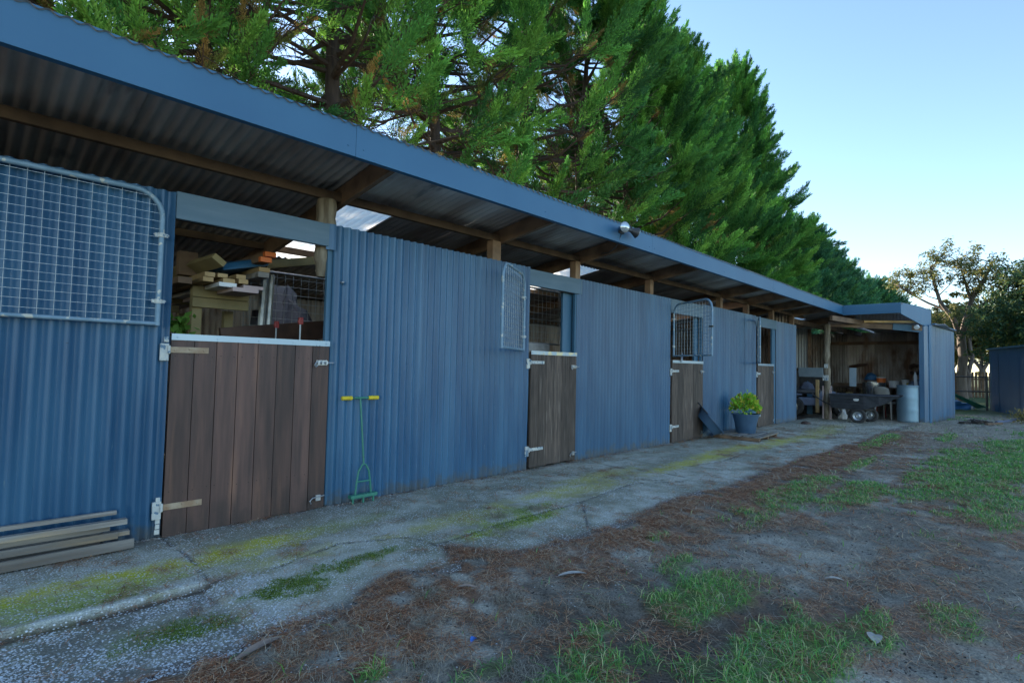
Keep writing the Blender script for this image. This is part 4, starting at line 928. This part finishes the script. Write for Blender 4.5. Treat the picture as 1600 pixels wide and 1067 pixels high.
for k in range(40):
    mb.v=rnd.uniform(.6,1.3); y=2.6-k*.14; mb.box(0,.03,y,y+.10,0,1.35+rnd.uniform(-.05,.05))
mb.build('palings',M['timber'],e)
mb=MB(); mb.box(.03,.09,-3,2.7,.95,1.03); mb.box(.03,.09,-3,2.7,.3,.38); mb.build('fence_rail',M['timber'],e)
def hump(name,loc,sx,sy,sz,m_,label,cat,seed=1,rz=0,n=26,rough=.35,group=None):
    """crumpled heap: real volume, uneven outline"""
    vs=[];fs=[]
    for j in range(9):
        f=j/8*math.pi/2
        for k in range(n):
            a=2*math.pi*k/n; nn=vnoise(np.array([math.cos(a)*2.2+seed*3.1+j*.5]),np.array([math.sin(a)*2.2+j*.6]),seed)[0]
            r=math.cos(f)*(1+rough*(nn-.5)*2); z=math.sin(f)*(1+rough*(nn-.5))
            vs.append((sx*r*math.cos(a),sy*r*math.sin(a),sz*z))
    for j in range(8):
        for k in range(n): k2=(k+1)%n; fs.append((j*n+k,j*n+k2,(j+1)*n+k2,(j+1)*n+k))
    mb=MB(); mb.add(vs,fs); o=mb.build(name,M[m_],loc=loc,rz=rz,smooth=True); return tag(o,label,cat,group)
hump('tarpaulin',(24.4,-2.1,0),.55,.55,.30,'bluetarp','crumpled dark blue tarpaulin heap at the foot of the pipe fence','tarpaulin',3)
mb=MB(); mb.lathe([(.0,0),(.20,0),(.24,.5),(.25,.52),(.22,.52),(.20,.06),(0,.06)],18); o=mb.build('feed_bin',mat('pale_green_plastic',(.12,.40,.30),(.16,.45,.34),rough=.5),loc=(23.6,-1.83,.0),smooth=True); tag(o,'pale green plastic bin half hidden behind the end wall','bin')
mb=MB()
for k in range(5): mb.v=1; mb.bar((23.3,-1.9-.04*k,.75-.02*k),(24.2,-2.8-.05*k,.08+.01*k),.10,.012)
o=mb.build('garden_screen',M['green']); tag(o,'dark green slatted panel leaning down beside the pipe fence','panel')
# debris in front of the end wall
mb=MB(); mb.tube([(17.9,-3.5,.05),(18.4,-3.72,.07),(19.0,-3.98,.12)],[.035,.032,.03],10); o=mb.build('log',M['sack'],smooth=True); tag(o,'pale blue grey branch lying on the straw in front of the end wall','branch')
mb=MB(); rs3=np.random.RandomState(3)
P=rs3.normal(0,1,(700,3))*np.array([.16,.16,.09])+np.array([0,0,.16]); P[:,2]=np.abs(P[:,2])
d=norm(rs3.normal(0,1,(700,3))+np.array([0,0,.8])); s=norm(np.cross(d,rs3.normal(0,1,(700,3)))); l_=rs3.uniform(.04,.1,700); ww=l_*.14
V=np.stack([P,P+d*(l_*.5)[:,None]+s*ww[:,None],P+d*l_[:,None],P+d*(l_*.5)[:,None]-s*ww[:,None]],1).reshape(-1,3)
e=tag(empty('dry_shrub',(18.7,-4.05,0)),'small dry yellow shrub cutting beside the pale branch on the straw','shrub')
npmesh('dry_leaves',V,np.arange(2800).reshape(-1,4),M['leaf'],np.repeat(np.array([[.36,.28,.09],[.24,.20,.07],[.18,.17,.06]])[rs3.randint(0,3,700)],4,0),e)
for k in range(9):
    a=k*.7; mb.tube([(0,0,0),(.08*math.cos(a),.08*math.sin(a),.12),(.2*math.cos(a),.2*math.sin(a),.26)],.006,5)
mb.build('twigs',M['bark'],e)
for i,(x,y,s,lab) in enumerate([(17.4,-2.95,.16,'small dark clump of dung nearest the corner of the end wall'),(17.8,-3.25,.24,'largest dark clump of dung on the straw by the end wall'),(18.6,-3.05,.15,'dark clump of dung at the far end of the end wall')]):
    hump('dung_clump',(x,y,0),s,s*.8,s*.3,'soil',lab,'dung',11+i,rough=.6,group='dark clumps on the straw')
mb=MB(); mb.v=.8; mb.bar((17.3,-3.35,.03),(17.75,-3.6,.04),.06,.05); o=mb.build('wood_offcut',M['timber'],bevel=.004); tag(o,'short brown timber offcut lying near the pale branch','offcut')
hump('stone',(13.55,-.42,0),.16,.11,.07,'leather','flat dark brown stone on the path just before the end bay','stone',17,rough=.3)

# ------------------------------------------------------------------ things in the yard
# plank pile against the wall on the left
labs=['lowest and longest grey plank, flat on the ground in front','second plank up, its end set back in the pile','grey brown plank third from the bottom of the pile','dark shadowed plank tucked behind in the middle of the pile','yellowish topped plank, second from the top of the pile','topmost silvery plank with peeling white paint','short plank end sticking out behind the second plank']
pl_=[(-1.2,.815,-.175,-.155,.005,.075,0),(-1.2,.735,-.150,-.128,.075,.130,0),(-1.2,.70,-.105,-.085,.118,.158,-.004),(-1.2,.66,-.080,-.060,.03,.175,0),(-1.2,.775,-.165,-.120,.160,.205,0.0),(-1.2,.735,-.075,-.045,.205,.242,0),(-1.2,.80,-.115,-.060,.078,.118,0)]
for (a,b_,y0,y1,z0,z1,t),lab in zip(pl_,labs):
    mb=MB(); mb.v=rnd.uniform(.55,1.45); mb.box(a,b_,y0,y1,z0+.012,z1-.001)
    o=mb.build('timber_plank',M['greyboard'],bevel=.002); o.rotation_euler.y=rnd.uniform(-.006,.006); tag(o,lab,'plank','planks stacked against the wall at the left')
# lawn aerator
e=tag(empty('lawn_aerator',(2.44,-.075,0)),'green foot aerator with yellow foam grips leaning upright on the blue wall','garden tool')
mb=MB(); mb.tube([(-.02,.035,.885),(.012,.0,.33)],.008,10); mb.build('shaft',M['green'],e,smooth=True)
mb=MB(); mb.tube([(-.17,.05,.888),(.13,.02,.888)],.010,10); mb.build('handle_bar',M['green'],e,smooth=True)
for a,b_ in (((-.185,.0515,.888),(-.095,.0425,.888)),((.055,.0275,.888),(.145,.0185,.888))):
    mb=MB(); mb.tube([tuple(np.array(a)*(1-t)+np.array(b_)*t) for t in np.linspace(0,1,9)],[.0165,.0185,.0165,.0185,.0165,.0185,.0165,.0185,.0165],12); mb.build('grip',M['yellow'],e,smooth=True)
mb=MB(); mb.tube([(-.060,0,.075),(-.050,0,.18),(-.035,0,.27),(.0,0,.325),(.03,0,.325),(.062,0,.27),(.078,0,.18),(.09,0,.075)],.0085,8); mb.tube([(-.050,0,.185),(.078,0,.185)],.007,8); mb.build('fork_loop',M['green'],e,smooth=True)
mb=MB(); mb.box(-.115,.135,-.035,.02,.055,.082); mb.build('foot_bar',M['green'],e,bevel=.003)
for x in (-.085,.012,.108):
    mb=MB(); mb.tube([(x,-.01,.058),(x,-.01,-.004)],[.010,.008],10); mb.build('tine',M['green'],e,smooth=True)
# planter
e=tag(empty('potted_plant',(9.92,-.45,.075)),'leafy green and yellow plant in a big blue grey pot beside the last stable door','potted plant')
mb=MB(); mb.lathe([(0,0),(.225,0),(.235,.01),(.262,.20),(.285,.28),(.318,.385),(.335,.385),(.338,.41),(.320,.41),(.305,.385),(.29,.36)],36); mb.build('pot',M['pot'],e,smooth=True)
mb=MB(); mb.disc(.30,.365,30); mb.build('soil',M['soil'],e)
rs3=np.random.RandomState(8); n=520; P=[];D=[];Cc=[]
for k in range(n):
    a=rs3.uniform(0,6.28); r=.33*math.sqrt(rs3.rand()); z=.40+ (.42-.30*(r/.36)**2+.07*math.sin(3*a+1))*rs3.rand()**.45
    P.append((r*math.cos(a),r*math.sin(a),z)); D.append((math.cos(a)*r*3,math.sin(a)*r*3,.55+rs3.normal(0,.3)))
P=np.array(P); D=norm(np.array(D)+rs3.normal(0,.35,(n,3))); S_=norm(np.cross(D,rs3.normal(0,1,(n,3)))); U_=np.cross(S_,D); l_=rs3.uniform(.06,.11,n)[:,None]
V=np.stack([P,P+D*l_*.35+S_*l_*.30,P+D*l_*.75+S_*l_*.27-U_*l_*.08,P+D*l_-U_*l_*.18,P+D*l_*.75-S_*l_*.27-U_*l_*.08,P+D*l_*.35-S_*l_*.30],1).reshape(-1,3)
i=np.arange(n)[:,None]*6; F=np.concatenate([i+np.array([0,1,2,3]),i+np.array([0,3,4,5])])
colp=np.array([[.20,.46,.04],[.32,.58,.05],[.50,.60,.07],[.66,.58,.09],[.14,.34,.04],[.60,.30,.12]])[rs3.choice(6,n,p=[.28,.28,.2,.1,.1,.04])]
npmesh('foliage',V,F,M['grass'],np.repeat(colp,6,0),e)
mb=MB()
for k in range(16):
    a=k*2.4; r=.05+.2*(k%5)/5; mb.tube([(r*.4*math.cos(a),r*.4*math.sin(a),.36),(r*math.cos(a),r*math.sin(a),.50)],.006,5)
mb.build('stems',M['green'],e); e.scale=(.70,.70,.84)
# pallet under the pot
e=tag(empty('wooden_pallet',(9.85,-.48,.0),.06),'small broken grey brown pallet under the blue grey pot','pallet')
for k,y in enumerate((-.34,-.17,0,.17,.32)):
    mb=MB(); mb.v=rnd.uniform(.8,1.3); mb.box(-.56+.06*(k%2),.55-.07*(k%3),y-.06,y+.06,.066,.083); mb.build('deck_board',M['greyboard'],e,bevel=.002)
for x in (-.5,0,.5):
    mb=MB(); mb.v=.9; mb.box(x-.04,x+.04,-.38,.38,.012,.065); mb.build('bearer',M['timber'],e,bevel=.003)
# rubber tub leaning on wall
e=tag(empty('rubber_tub',(9.13,-.26,.02),rot=(R(50),0,R(30))),'shallow blue grey rubber feed tub tipped on edge against the wall behind the pot','tub')
mb=MB(); mb.lathe([(0,0),(.16,0),(.20,.10),(.215,.10),(.215,.115),(.19,.115),(.15,.015),(0,.015)],26,Matrix.Translation((0,.21,0))); mb.build('tub_shell',M['pot'],e,smooth=True)
mb=MB(); mb.tube([(.19*math.cos(a),.21+.30*math.sin(a)*1.0,.11) for a in np.linspace(.2,2.94,12)],.008,6); mb.build('rope_handle',M['black'],e,smooth=True); e.scale=(1.35,1.35,1.35)

# ------------------------------------------------------------------ end bay contents
mb=MB(); zs=np.linspace(0,.90,19)
prof=[(0,0.003),(.243,.003),(.25,.012)]+[(.25+(.006 if abs(z-.3)<.02 or abs(z-.6)<.02 else 0),float(z)) for z in zs[1:-1]]+[(.258,.89),(.262,.90),(.258,.91),(.243,.905),(.24,.5),(0,.5)]
mb.lathe(prof,40); o=mb.build('steel_drum',M['drum'],loc=(16.62,-1.93,0),smooth=True); tag(o,'tall galvanised steel drum standing inside the corner of the end bay','drum')
mb=MB(); mb.box(-.035,.035,-.01,.01,0,.62); mb.add([(-.035,-.01,.62),(.035,-.01,.62),(.0,-.01,.74),(-.035,.01,.62),(.035,.01,.62),(0,.01,.74)],[(0,1,2),(3,5,4),(0,2,5,3),(1,4,5,2)])
o=mb.build('picket',M['white']); o.location=(16.68,-2.08,.52); o.rotation_euler=(R(-4),0,R(-48)); tag(o,'white pointed picket standing up out of the steel drum','picket')
# dump cart
e=tag(empty('dump_cart',(15.25,-1.17,0)),'black plastic tipping garden cart on small wheels at the mouth of the end bay','cart')
mb=MB()
def loopx(y,zb,zt,wb,wt): return [(-wt,y,zt),(-wb,y,zb),(wb,y,zb),(wt,y,zt)]
secs=[(.58,.335,.66,.30,.38),(.10,.325,.665,.31,.40),(-.12,.325,.665,.31,.40),(-.42,.44,.665,.28,.38),(-.62,.58,.675,.22,.32),(-.80,.655,.685,.16,.24)]
vs=[];fs=[]
for s in secs: vs+=loopx(*s)
for s in secs: vs+=[(x*.95,y*.98,z+(.02 if k in(1,2) else .003)) for k,(x,y,z) in enumerate(loopx(*s))]
n=len(secs)
for i in range(n-1):
    for k in range(3):
        fs.append((4*i+k,4*i+4+k,4*i+5+k,4*i+1+k)); j=4*n; fs.append((j+4*i+k,j+4*i+1+k,j+4*i+5+k,j+4*i+4+k))
fs.append((0,1,2,3)); fs.append((4*n,4*n+3,4*n+2,4*n+1)); mb.add(vs,fs)
mb.build('cart_tub',M['black'],e,bevel=.006)
mb=MB()
for sg in (-1,1): mb.tube([(sg*s[4],s[0],s[2]) for s in secs],.016,8)
mb.tube([(-.38,.58,.66),(.38,.58,.66)],.016,8); mb.build('tub_rim',M['black'],e,smooth=True)
for z in (.45,.52,.59):
    mb=MB(); mb.bar((-.395-.0+(z-.665)*-.22*-1,.55,z),(-.405+(z-.665)*-.22*-1,-.18,z),.012,.012); mb.build('tub_rib',M['black'],e)
mb=MB(); mb.lathe([(0,0),(.055,0),(.05,.004),(0,.005)],12,Matrix.Translation((-.392,.02,.56))@Matrix.Rotation(R(-90),4,'Y')@Matrix.Diagonal((.7,1.1,1,1))); mb.build('cart_badge',M['white'],e)
for sx,sy in ((-.30,0),(.34,-.12)):
    mb=MB(); Mq=Matrix.Translation((sx,sy,.172))@Matrix.Rotation(R(90),4,'Y')
    mb.lathe([(.10,-.045),(.15,-.05),(.172,-.03),(.175,0),(.172,.03),(.15,.05),(.10,.045)],28,Mq); wh=mb.build('wheel',M['rubber'],e,smooth=True)
    mb=MB(); mb.lathe([(0,-.052),(.03,-.055),(.035,-.04),(.06,-.025),(.092,-.04),(.105,-.046),(.108,.046),(.06,.02),(0,.02)],24,Mq); mb.build('wheel_rim',M['galv'],wh,smooth=True)
mb=MB(); mb.tube([(-.30,0,.172),(.34,-.06,.172)],.012,8); mb.bar((-.1,0,.17),(-.1,.1,.34),.04,.03); mb.bar((.1,0,.17),(.1,.1,.34),.04,.03); mb.bar((-.2,.5,.32),(.0,-.25,.32),.04,.03); mb.build('axle_frame',M['darkmetal'],e)
mb=MB(); mb.tube([(0,.5,.32),(0,.8,.45),(-.02,1.05,.62)],.014,8); mb.tube([(-.09,1.05,.64),(.07,1.05,.64)],.014,8); mb.build('draw_bar',M['darkmetal'],e,smooth=True)
# grey chair
e=tag(empty('plastic_chair',(17.0,-1.42,0),R(70)),'worn grey plastic chair behind the black cart','chair')
mb=MB(); mb.box(-.22,.22,-.22,.22,.41,.45); mb.build('seat',M['greycloth'],e,bevel=.015)
mb=MB(); vs=[];fs=[]
for j in range(7):
    for i in range(7):
        u=i/6-.5; t=j/6; vs.append((u*.42*(1-.12*t),.22+.10*t-.10*(2*u)**2*.4,.44+.42*t-(.05*(2*u)**2 if j==6 else 0)))
for j in range(6):
    for i in range(6): a=j*7+i; fs.append((a,a+1,a+8,a+7))
mb.add(vs,fs); o=mb.build('backrest',M['greycloth'],e,smooth=True); sm=o.modifiers.new('thick','SOLIDIFY'); sm.thickness=.02
for x,y in ((-.19,-.19),(.19,-.19),(-.19,.19),(.19,.19)):
    mb=MB(); mb.tube([(x*1.1,y*1.1,0),(x,y,.42)],[.018,.026],8); mb.build('leg',M['greycloth'],e,smooth=True)
# quad bike nosing out of the left of the bay
e=tag(empty('quad_bike',(16.4,.05,0),R(-72)),'muddy quad bike parked at the left of the end bay behind the blue wall end','quad bike')
for x,y in ((-.62,-.40),(-.62,.40),(.55,-.40),(.55,.40)):
    mb=MB(); Mq=Matrix.Translation((x,y,.26))@Matrix.Rotation(R(90),4,'X')
    mb.lathe([(.13,-.10),(.22,-.11),(.255,-.07),(.265,0),(.255,.07),(.22,.11),(.13,.10)],24,Mq); wh=mb.build('wheel',M['rubber'],e,smooth=True)
    mb=MB(); mb.lathe([(0,-.07),(.05,-.08),(.10,-.05),(.135,-.09),(.135,.09),(.10,.05),(.05,.08),(0,.07)],18,Mq); mb.build('wheel_rim',M['stainless'],wh,smooth=True)
mb=MB(); mb.box(-.5,.5,-.16,.16,.28,.50); mb.box(-.75,-.4,-.36,.36,.55,.60); mb.box(.35,.78,-.36,.36,.55,.60); mb.box(.0,.4,-.14,.14,.5,.68); mb.build('body',M['sack'],e,bevel=.03)
mb=MB(); mb.box(-.55,.08,-.15,.15,.60,.72); mb.build('seat',M['black'],e,bevel=.05)
mb=MB(); mb.tube([(.32,-.36,.92),(.30,-.1,.86),(.30,.1,.86),(.32,.36,.92)],.014,8); mb.tube([(.36,0,.6),(.30,0,.86)],.02,8); mb.build('handlebar',M['darkmetal'],e,smooth=True)
mb=MB(); mb.box(-.78,-.70,-.22,-.08,.50,.58); mb.build('tail_light',M['red'],e,bevel=.01)
hump('engine_cover',(16.6,.38,.62),.22,.22,.28,'sack','dark rounded cover propped on the quad bike behind the wall end','cover',21,rough=.2)
# leaning boards and panels left of the gnarled post
def board(name,a,b_,w_,h_,m_,lab,cat,v=1.0,up=(0,0,1)):
    mb=MB(); mb.v=v; mb.bar(a,b_,w_,h_,up=up); o=mb.build(name,M[m_],bevel=.003); return tag(o,lab,cat)
board('blue_board',(16.9,.40,.0),(17.3,.50,1.15),.14,.02,'jamb','narrow blue board leaning upright left of the yellow timber','board')
board('yellow_post',(16.2,.02,.10),(16.3,.04,.98),.10,.07,'pine','short yellow timber upright left of the gnarled pole','timber post')
e=tag(empty('storage_cabinet',(17.2,.25,0)),'pale blue metal cabinet top standing behind the yellow timber','cabinet')
mb=MB(); mb.box(0,.3,-.1,.5,.0,1.05); mb.build('cabinet_body',M['darkmetal'],e,bevel=.005)
mb=MB(); mb.box(-.02,.32,-.12,.52,1.05,1.32); mb.build('cabinet_top',M['strip'],e,bevel=.004)
o=board('steel_sheet',(17.1,-.62,.82),(17.12,-.62,1.33),.02,.16,'strip','light blue steel sheet standing just right of the gnarled pole','sheet')
hump('white_sack',(16.0,-.62,.0),.10,.10,.26,'white','small white bag on the floor under the cart at the foot of the gnarled pole','bag',24)
# bench along the end wall
e=tag(empty('work_bench',(18.55,0,0)),'dark timber bench along the end wall carrying buckets and bags','bench')
mb=MB(); mb.v=.7; mb.box(-.30,.40,-2.35,.45,.76,.80); mb.build('bench_top',M['timber'],e,bevel=.004)
for y in (-2.25,-1.3,-.4,.35):
    for x in (-.25,.32):
        mb=MB(); mb.v=.7; mb.box(x,x+.06,y,y+.06,0,.76); mb.build('leg',M['timber'],e)
e=tag(empty('mixing_drum',(17.6,-1.02,0)),'wide stainless steel drum on a red stand behind the black cart','drum')
mb=MB(); mb.lathe([(0,.58),(.26,.58),(.275,.60),(.275,.93),(.285,.94),(.26,.94),(.255,.62),(0,.62)],32); mb.build('drum_shell',M['stainless'],e,smooth=True)
mb=MB(); mb.lathe([(.24,.54),(.25,.54),(.25,.578),(.24,.578)],24)
for k in range(4): a=k*1.571+.4; mb.tube([(.23*math.cos(a),.23*math.sin(a),.55),(.27*math.cos(a),.27*math.sin(a),0)],.014,6)
mb.build('red_stand',M['red'],e,smooth=True)
def bucket(x,y,z,r,h,m_,lab,lid=None):
    e=tag(empty('bucket',(x,y,z)),lab,'bucket'); mb=MB(); mb.lathe([(0,0),(r*.86,0),(r,h),(r*1.04,h),(r*1.04,h*.94),(r,h*.93)],20); mb.build('bucket_body',M[m_],e,smooth=True)
    mb=MB(); mb.lathe([(r*1.05,h*.97),(r*1.05,h*1.05),(0,h*1.05)],20); mb.build('lid',M[lid or m_],e,smooth=True); return e
bucket(18.4,-1.05,.80,.115,.27,'orange','orange bucket with a white lid among the things on the bench','white')
bucket(18.4,-.85,.80,.13,.15,'white','low white tub left of the orange bucket on the bench')
bucket(18.42,-1.34,.80,.13,.18,'white','squat white tub right of the orange bucket on the bench')
bucket(18.5,-1.60,.80,.09,.24,'white','narrow white canister at the middle of the bench','black')
hump('cloth_bundle',(18.55,-.78,1.0),.15,.16,.20,'bluetarp','round dark blue bundle behind the orange bucket','bundle',31,rough=.2)
hump('feed_bag',(18.35,-1.98,.80),.28,.30,.26,'cloth','blue and white crumpled feed bag slumped on the bench','bag',33)
hump('feed_bag',(18.3,-1.72,.80),.13,.12,.14,'yellow','small yellow bag beside the blue and white feed bag','bag',35)
hump('rug_heap',(18.5,-2.20,.95),.22,.22,.34,'leather','dark brown heap of horse rugs on the bench behind the drum','rugs',36)
hump('rug_heap',(17.5,-1.95,.0),.38,.34,.78,'leather','tall dark brown heap of rugs on the floor between chair and drum','rugs',37,rough=.3)
hump('hay_heap',(18.0,-.35,.0),.40,.45,.58,'treated','low brown hay heap under the bench behind the gnarled pole','hay',38)
mb=MB(); mb.tube([(18.95,-1.9+.25*math.cos(a),1.33+.13*math.sin(a)+.05*math.sin(3*a)) for a in np.linspace(0,6.0,16)],.045,8); o=mb.build('coiled_hose',M['leather'],smooth=True); tag(o,'thick dark brown hose coil hanging on the end wall above the bench','hose')
mb=MB(); mb.tube([(18.98,-.15,1.36),(18.95,-.38,1.42),(18.96,-.62,1.46)],[.06,.05,.03],8); o=mb.build('hanging_bridle',M['leather'],smooth=True); tag(o,'short dark leather strap bundle hanging on the end wall behind the gnarled pole','tack')
# ------------------------------------------------------------------ store inside the first stall
e=tag(empty('timber_rack',(1.3,.8,0)),'rough pine rack of posts and cross beams seen through the first stable opening','rack')
for x,y,z1,v in ((.03,0,1.85,1),(.03,1.3,1.85,.8),(.36,.25,1.63,.8),(.36,1.5,1.63,.7),(-.14,.4,1.78,.9),(.16,.9,1.63,.6)):
    mb=MB(); mb.v=v; mb.box(x,x+.075,y,y+.075,0,z1); mb.build('rack_post',M['treated'],e,bevel=.003)
for x0,x1,y,z0,z1,v in ((.02,.46,-.04,1.705,1.79,1.0),(.02,.46,-.045,1.62,1.70,.85),(-.3,.5,.95,1.72,1.80,.6),(-.3,.05,.45,1.60,1.66,.7)):
    mb=MB(); mb.v=v; mb.box(x0,x1,y,y+.045,z0,z1); mb.build('cross_beam',M['treated'],e,bevel=.003)
bl=[(1.36,.48,1.862,.075,.036,'pine','upper pine board end, leftmost of the rack'),(1.35,.48,1.822,.075,.036,'pine','lower pine board end, leftmost of the rack'),
    (1.46,.50,1.868,.075,.032,'pine','thin pine board, second stack from the left on the rack'),(1.49,.44,1.822,.09,.036,'pine','pine board over the white primed board'),
    (1.60,.50,1.875,.075,.036,'pine','upper pine board in the middle of the rack'),(1.61,.47,1.835,.075,.036,'pine','lower pine board in the middle of the rack'),
    (1.77,.46,1.955,.09,.038,'pine','short pine board on top at the right of the rack'),(1.75,.42,1.905,.09,.045,'greyboard','grey ended board under the right pine board'),
    (1.47,.40,1.785,.13,.034,'white','white primed board near the bottom of the rack'),(1.68,.44,1.790,.16,.028,'pink','long pinkish board end, upper of the two'),(1.60,.38,1.755,.20,.034,'pink','wide pinkish board lying lowest on the rack'),
    (1.22,.60,1.81,.10,.05,'timber','dark rough board at the far left of the rack')]
for x,y,z,w_,h_,mm_,lab in bl:
    mb=MB(); mb.v=1; mb.box(x-w_/2,x+w_/2,y,y+2.4,z-h_/2,z+h_/2); o=mb.build('timber_board',M[mm_],bevel=.002); tag(o,lab,'board','boards stored on the rack')
mb=MB(); mb.bar((1.43,.50,1.99),(1.15,2.6,1.90),.11,.05,roll=R(35)); o=mb.build('timber_board',M['treated'],bevel=.003); tag(o,'tilted green brown board lying across the top of the stored boards','board','boards stored on the rack')
mb=MB(); mb.box(1.26,1.40,.95,1.05,1.90,2.10); o=mb.build('timber_block',M['timber'],bevel=.003); tag(o,'pale square timber block standing on top of the boards','block')
for x,z,lab in ((1.80,2.085,'upper board with a bright orange painted end'),(1.765,2.035,'lower board with a bright orange painted end')):
    e=tag(empty('orange_ended_board',(x,.42,z)),lab,'board','orange ended boards')
    mb=MB(); mb.box(-.045,.045,.012,2.0,-.019,.019); mb.build('board',M['timber'],e)
    mb=MB(); mb.box(-.046,.046,0,.05,-.020,.020); mb.build('painted_end',M['orange'],e,bevel=.001)
mb=MB(); mb.add([(1.50,.62,1.93),(1.86,.60,2.02),(1.84,.62,2.09),(1.50,.66,1.99),(1.2,2.4,1.93),(1.86,2.4,1.96),(1.84,2.4,2.1),(1.3,2.4,2.1)],[(0,1,2,3),(0,4,5,1),(1,5,6,2),(2,6,7,3),(3,7,4,0),(4,7,6,5)])
o=mb.build('tarp_bundle',M['bluetarp'],bevel=.01); tag(o,'teal blue wrapped bundle behind the orange ended boards','tarpaulin')
screen(1.95,3.05,1.42,1.30,2.10,name='store_screen')
mb=MB(); mb.tube([(2.05,1.36,.2),(2.13,1.38,2.08)],.035,8); mb.tube([(2.12,1.34,.2),(2.19,1.36,2.06)],.03,8); o=mb.build('steel_pipes',M['galv'],smooth=True); tag(o,'pair of dull steel pipes leaning on the inner wire screen','pipes')
hump('covered_load',(2.75,2.3,0.1),.6,.45,1.85,'sack','bulky load under a blue grey sheet behind the wire screen in the first stall','load',41,rough=.25)
mb=MB(); mb.bar((1.55,.78,1.37),(2.75,.95,1.54),.035,.18); o=mb.build('brown_plank',M['leather'],bevel=.003); tag(o,'wide dark brown plank running up to the right behind the first door','plank')
mb=MB(); mb.bar((2.0,1.05,2.10),(2.5,1.08,2.22),.05,.08); o=mb.build('sloping_timber',M['treated'],bevel=.003); tag(o,'yellow brown timber sloping up towards the round post','timber')
for x,y,z,lab in ((2.0,.25,1.30,'red headed clamp standing nearest behind the first door'),(1.95,.62,1.28,'red headed clamp further back behind the first door')):
    e=tag(empty('bar_clamp',(x,y,z)),lab,'clamp','clamps behind the first door')
    mb=MB(); mb.box(-.006,.006,-.003,.003,-.3,.25); mb.build('clamp_bar',M['galv'],e)
    mb=MB(); mb.box(-.015,.022,-.012,.012,.20,.26); mb.box(-.022,.0,-.010,.010,.215,.235); mb.build('clamp_head',M['red'],e,bevel=.004)
mb=MB(); P=rs3.normal(0,1,(120,3))*.045+np.array([1.17,.60,1.45]); d=norm(rs3.normal(0,1,(120,3))); s=norm(np.cross(d,rs3.normal(0,1,(120,3)))); l_=rs3.uniform(.05,.09,120); ww=l_*.25
V=np.stack([P,P+d*(l_*.5)[:,None]+s*ww[:,None],P+d*l_[:,None],P+d*(l_*.5)[:,None]-s*ww[:,None]],1).reshape(-1,3)
e=tag(empty('pot_plant',(1.17,.6,1.2)),'small leafy green plant just behind the left end of the first door','plant'); o=npmesh('leaves',V-np.array([1.17,.6,1.2]),np.arange(480).reshape(-1,4),M['grass'],np.repeat(np.array([[.12,.25,.04]]),480,0),e)
mb=MB(); mb.lathe([(0,0),(.07,0),(.09,.16),(.085,.16),(.0,.13)],16); mb.build('pot',M['pot'],e,smooth=True)
e=tag(empty('plant_stand',(1.17,.6,0)),'dark wooden stand under the small leafy plant in the first stall','stand')
mb=MB(); mb.box(-.12,.12,-.12,.12,1.17,1.199)
mb.build('top',M['timber'],e)
for x in (-.1,.06):
    for y in (-.1,.06): mb=MB(); mb.box(x,x+.04,y,y+.04,0,1.17); mb.build('leg',M['timber'],e)
# trough and sill inside the second stall
mb=MB(); mb.box(4.62,5.45,.40,.60,1.36,1.49); o=mb.build('concrete_trough',M['stone'],bevel=.02); tag(o,'pale grey concrete trough on the ledge inside the second stall','trough')
mb=MB(); mb.box(4.2,5.6,.36,.7,.0,1.355); o=mb.build('ledge',M['timber'],bevel=.01); tag(o,'boarded ledge under the concrete trough in the second stall','ledge')
for x in (8.3,8.55):
    mb=MB(); mb.v=1; mb.bar((x,1.2,0),(x+.1,1.3,1.7),.07,.04); o=mb.build('leaning_timber',M['pine'],bevel=.002); tag(o,'pale timber leaning in the dark of the third stall','timber','timbers in the third stall')
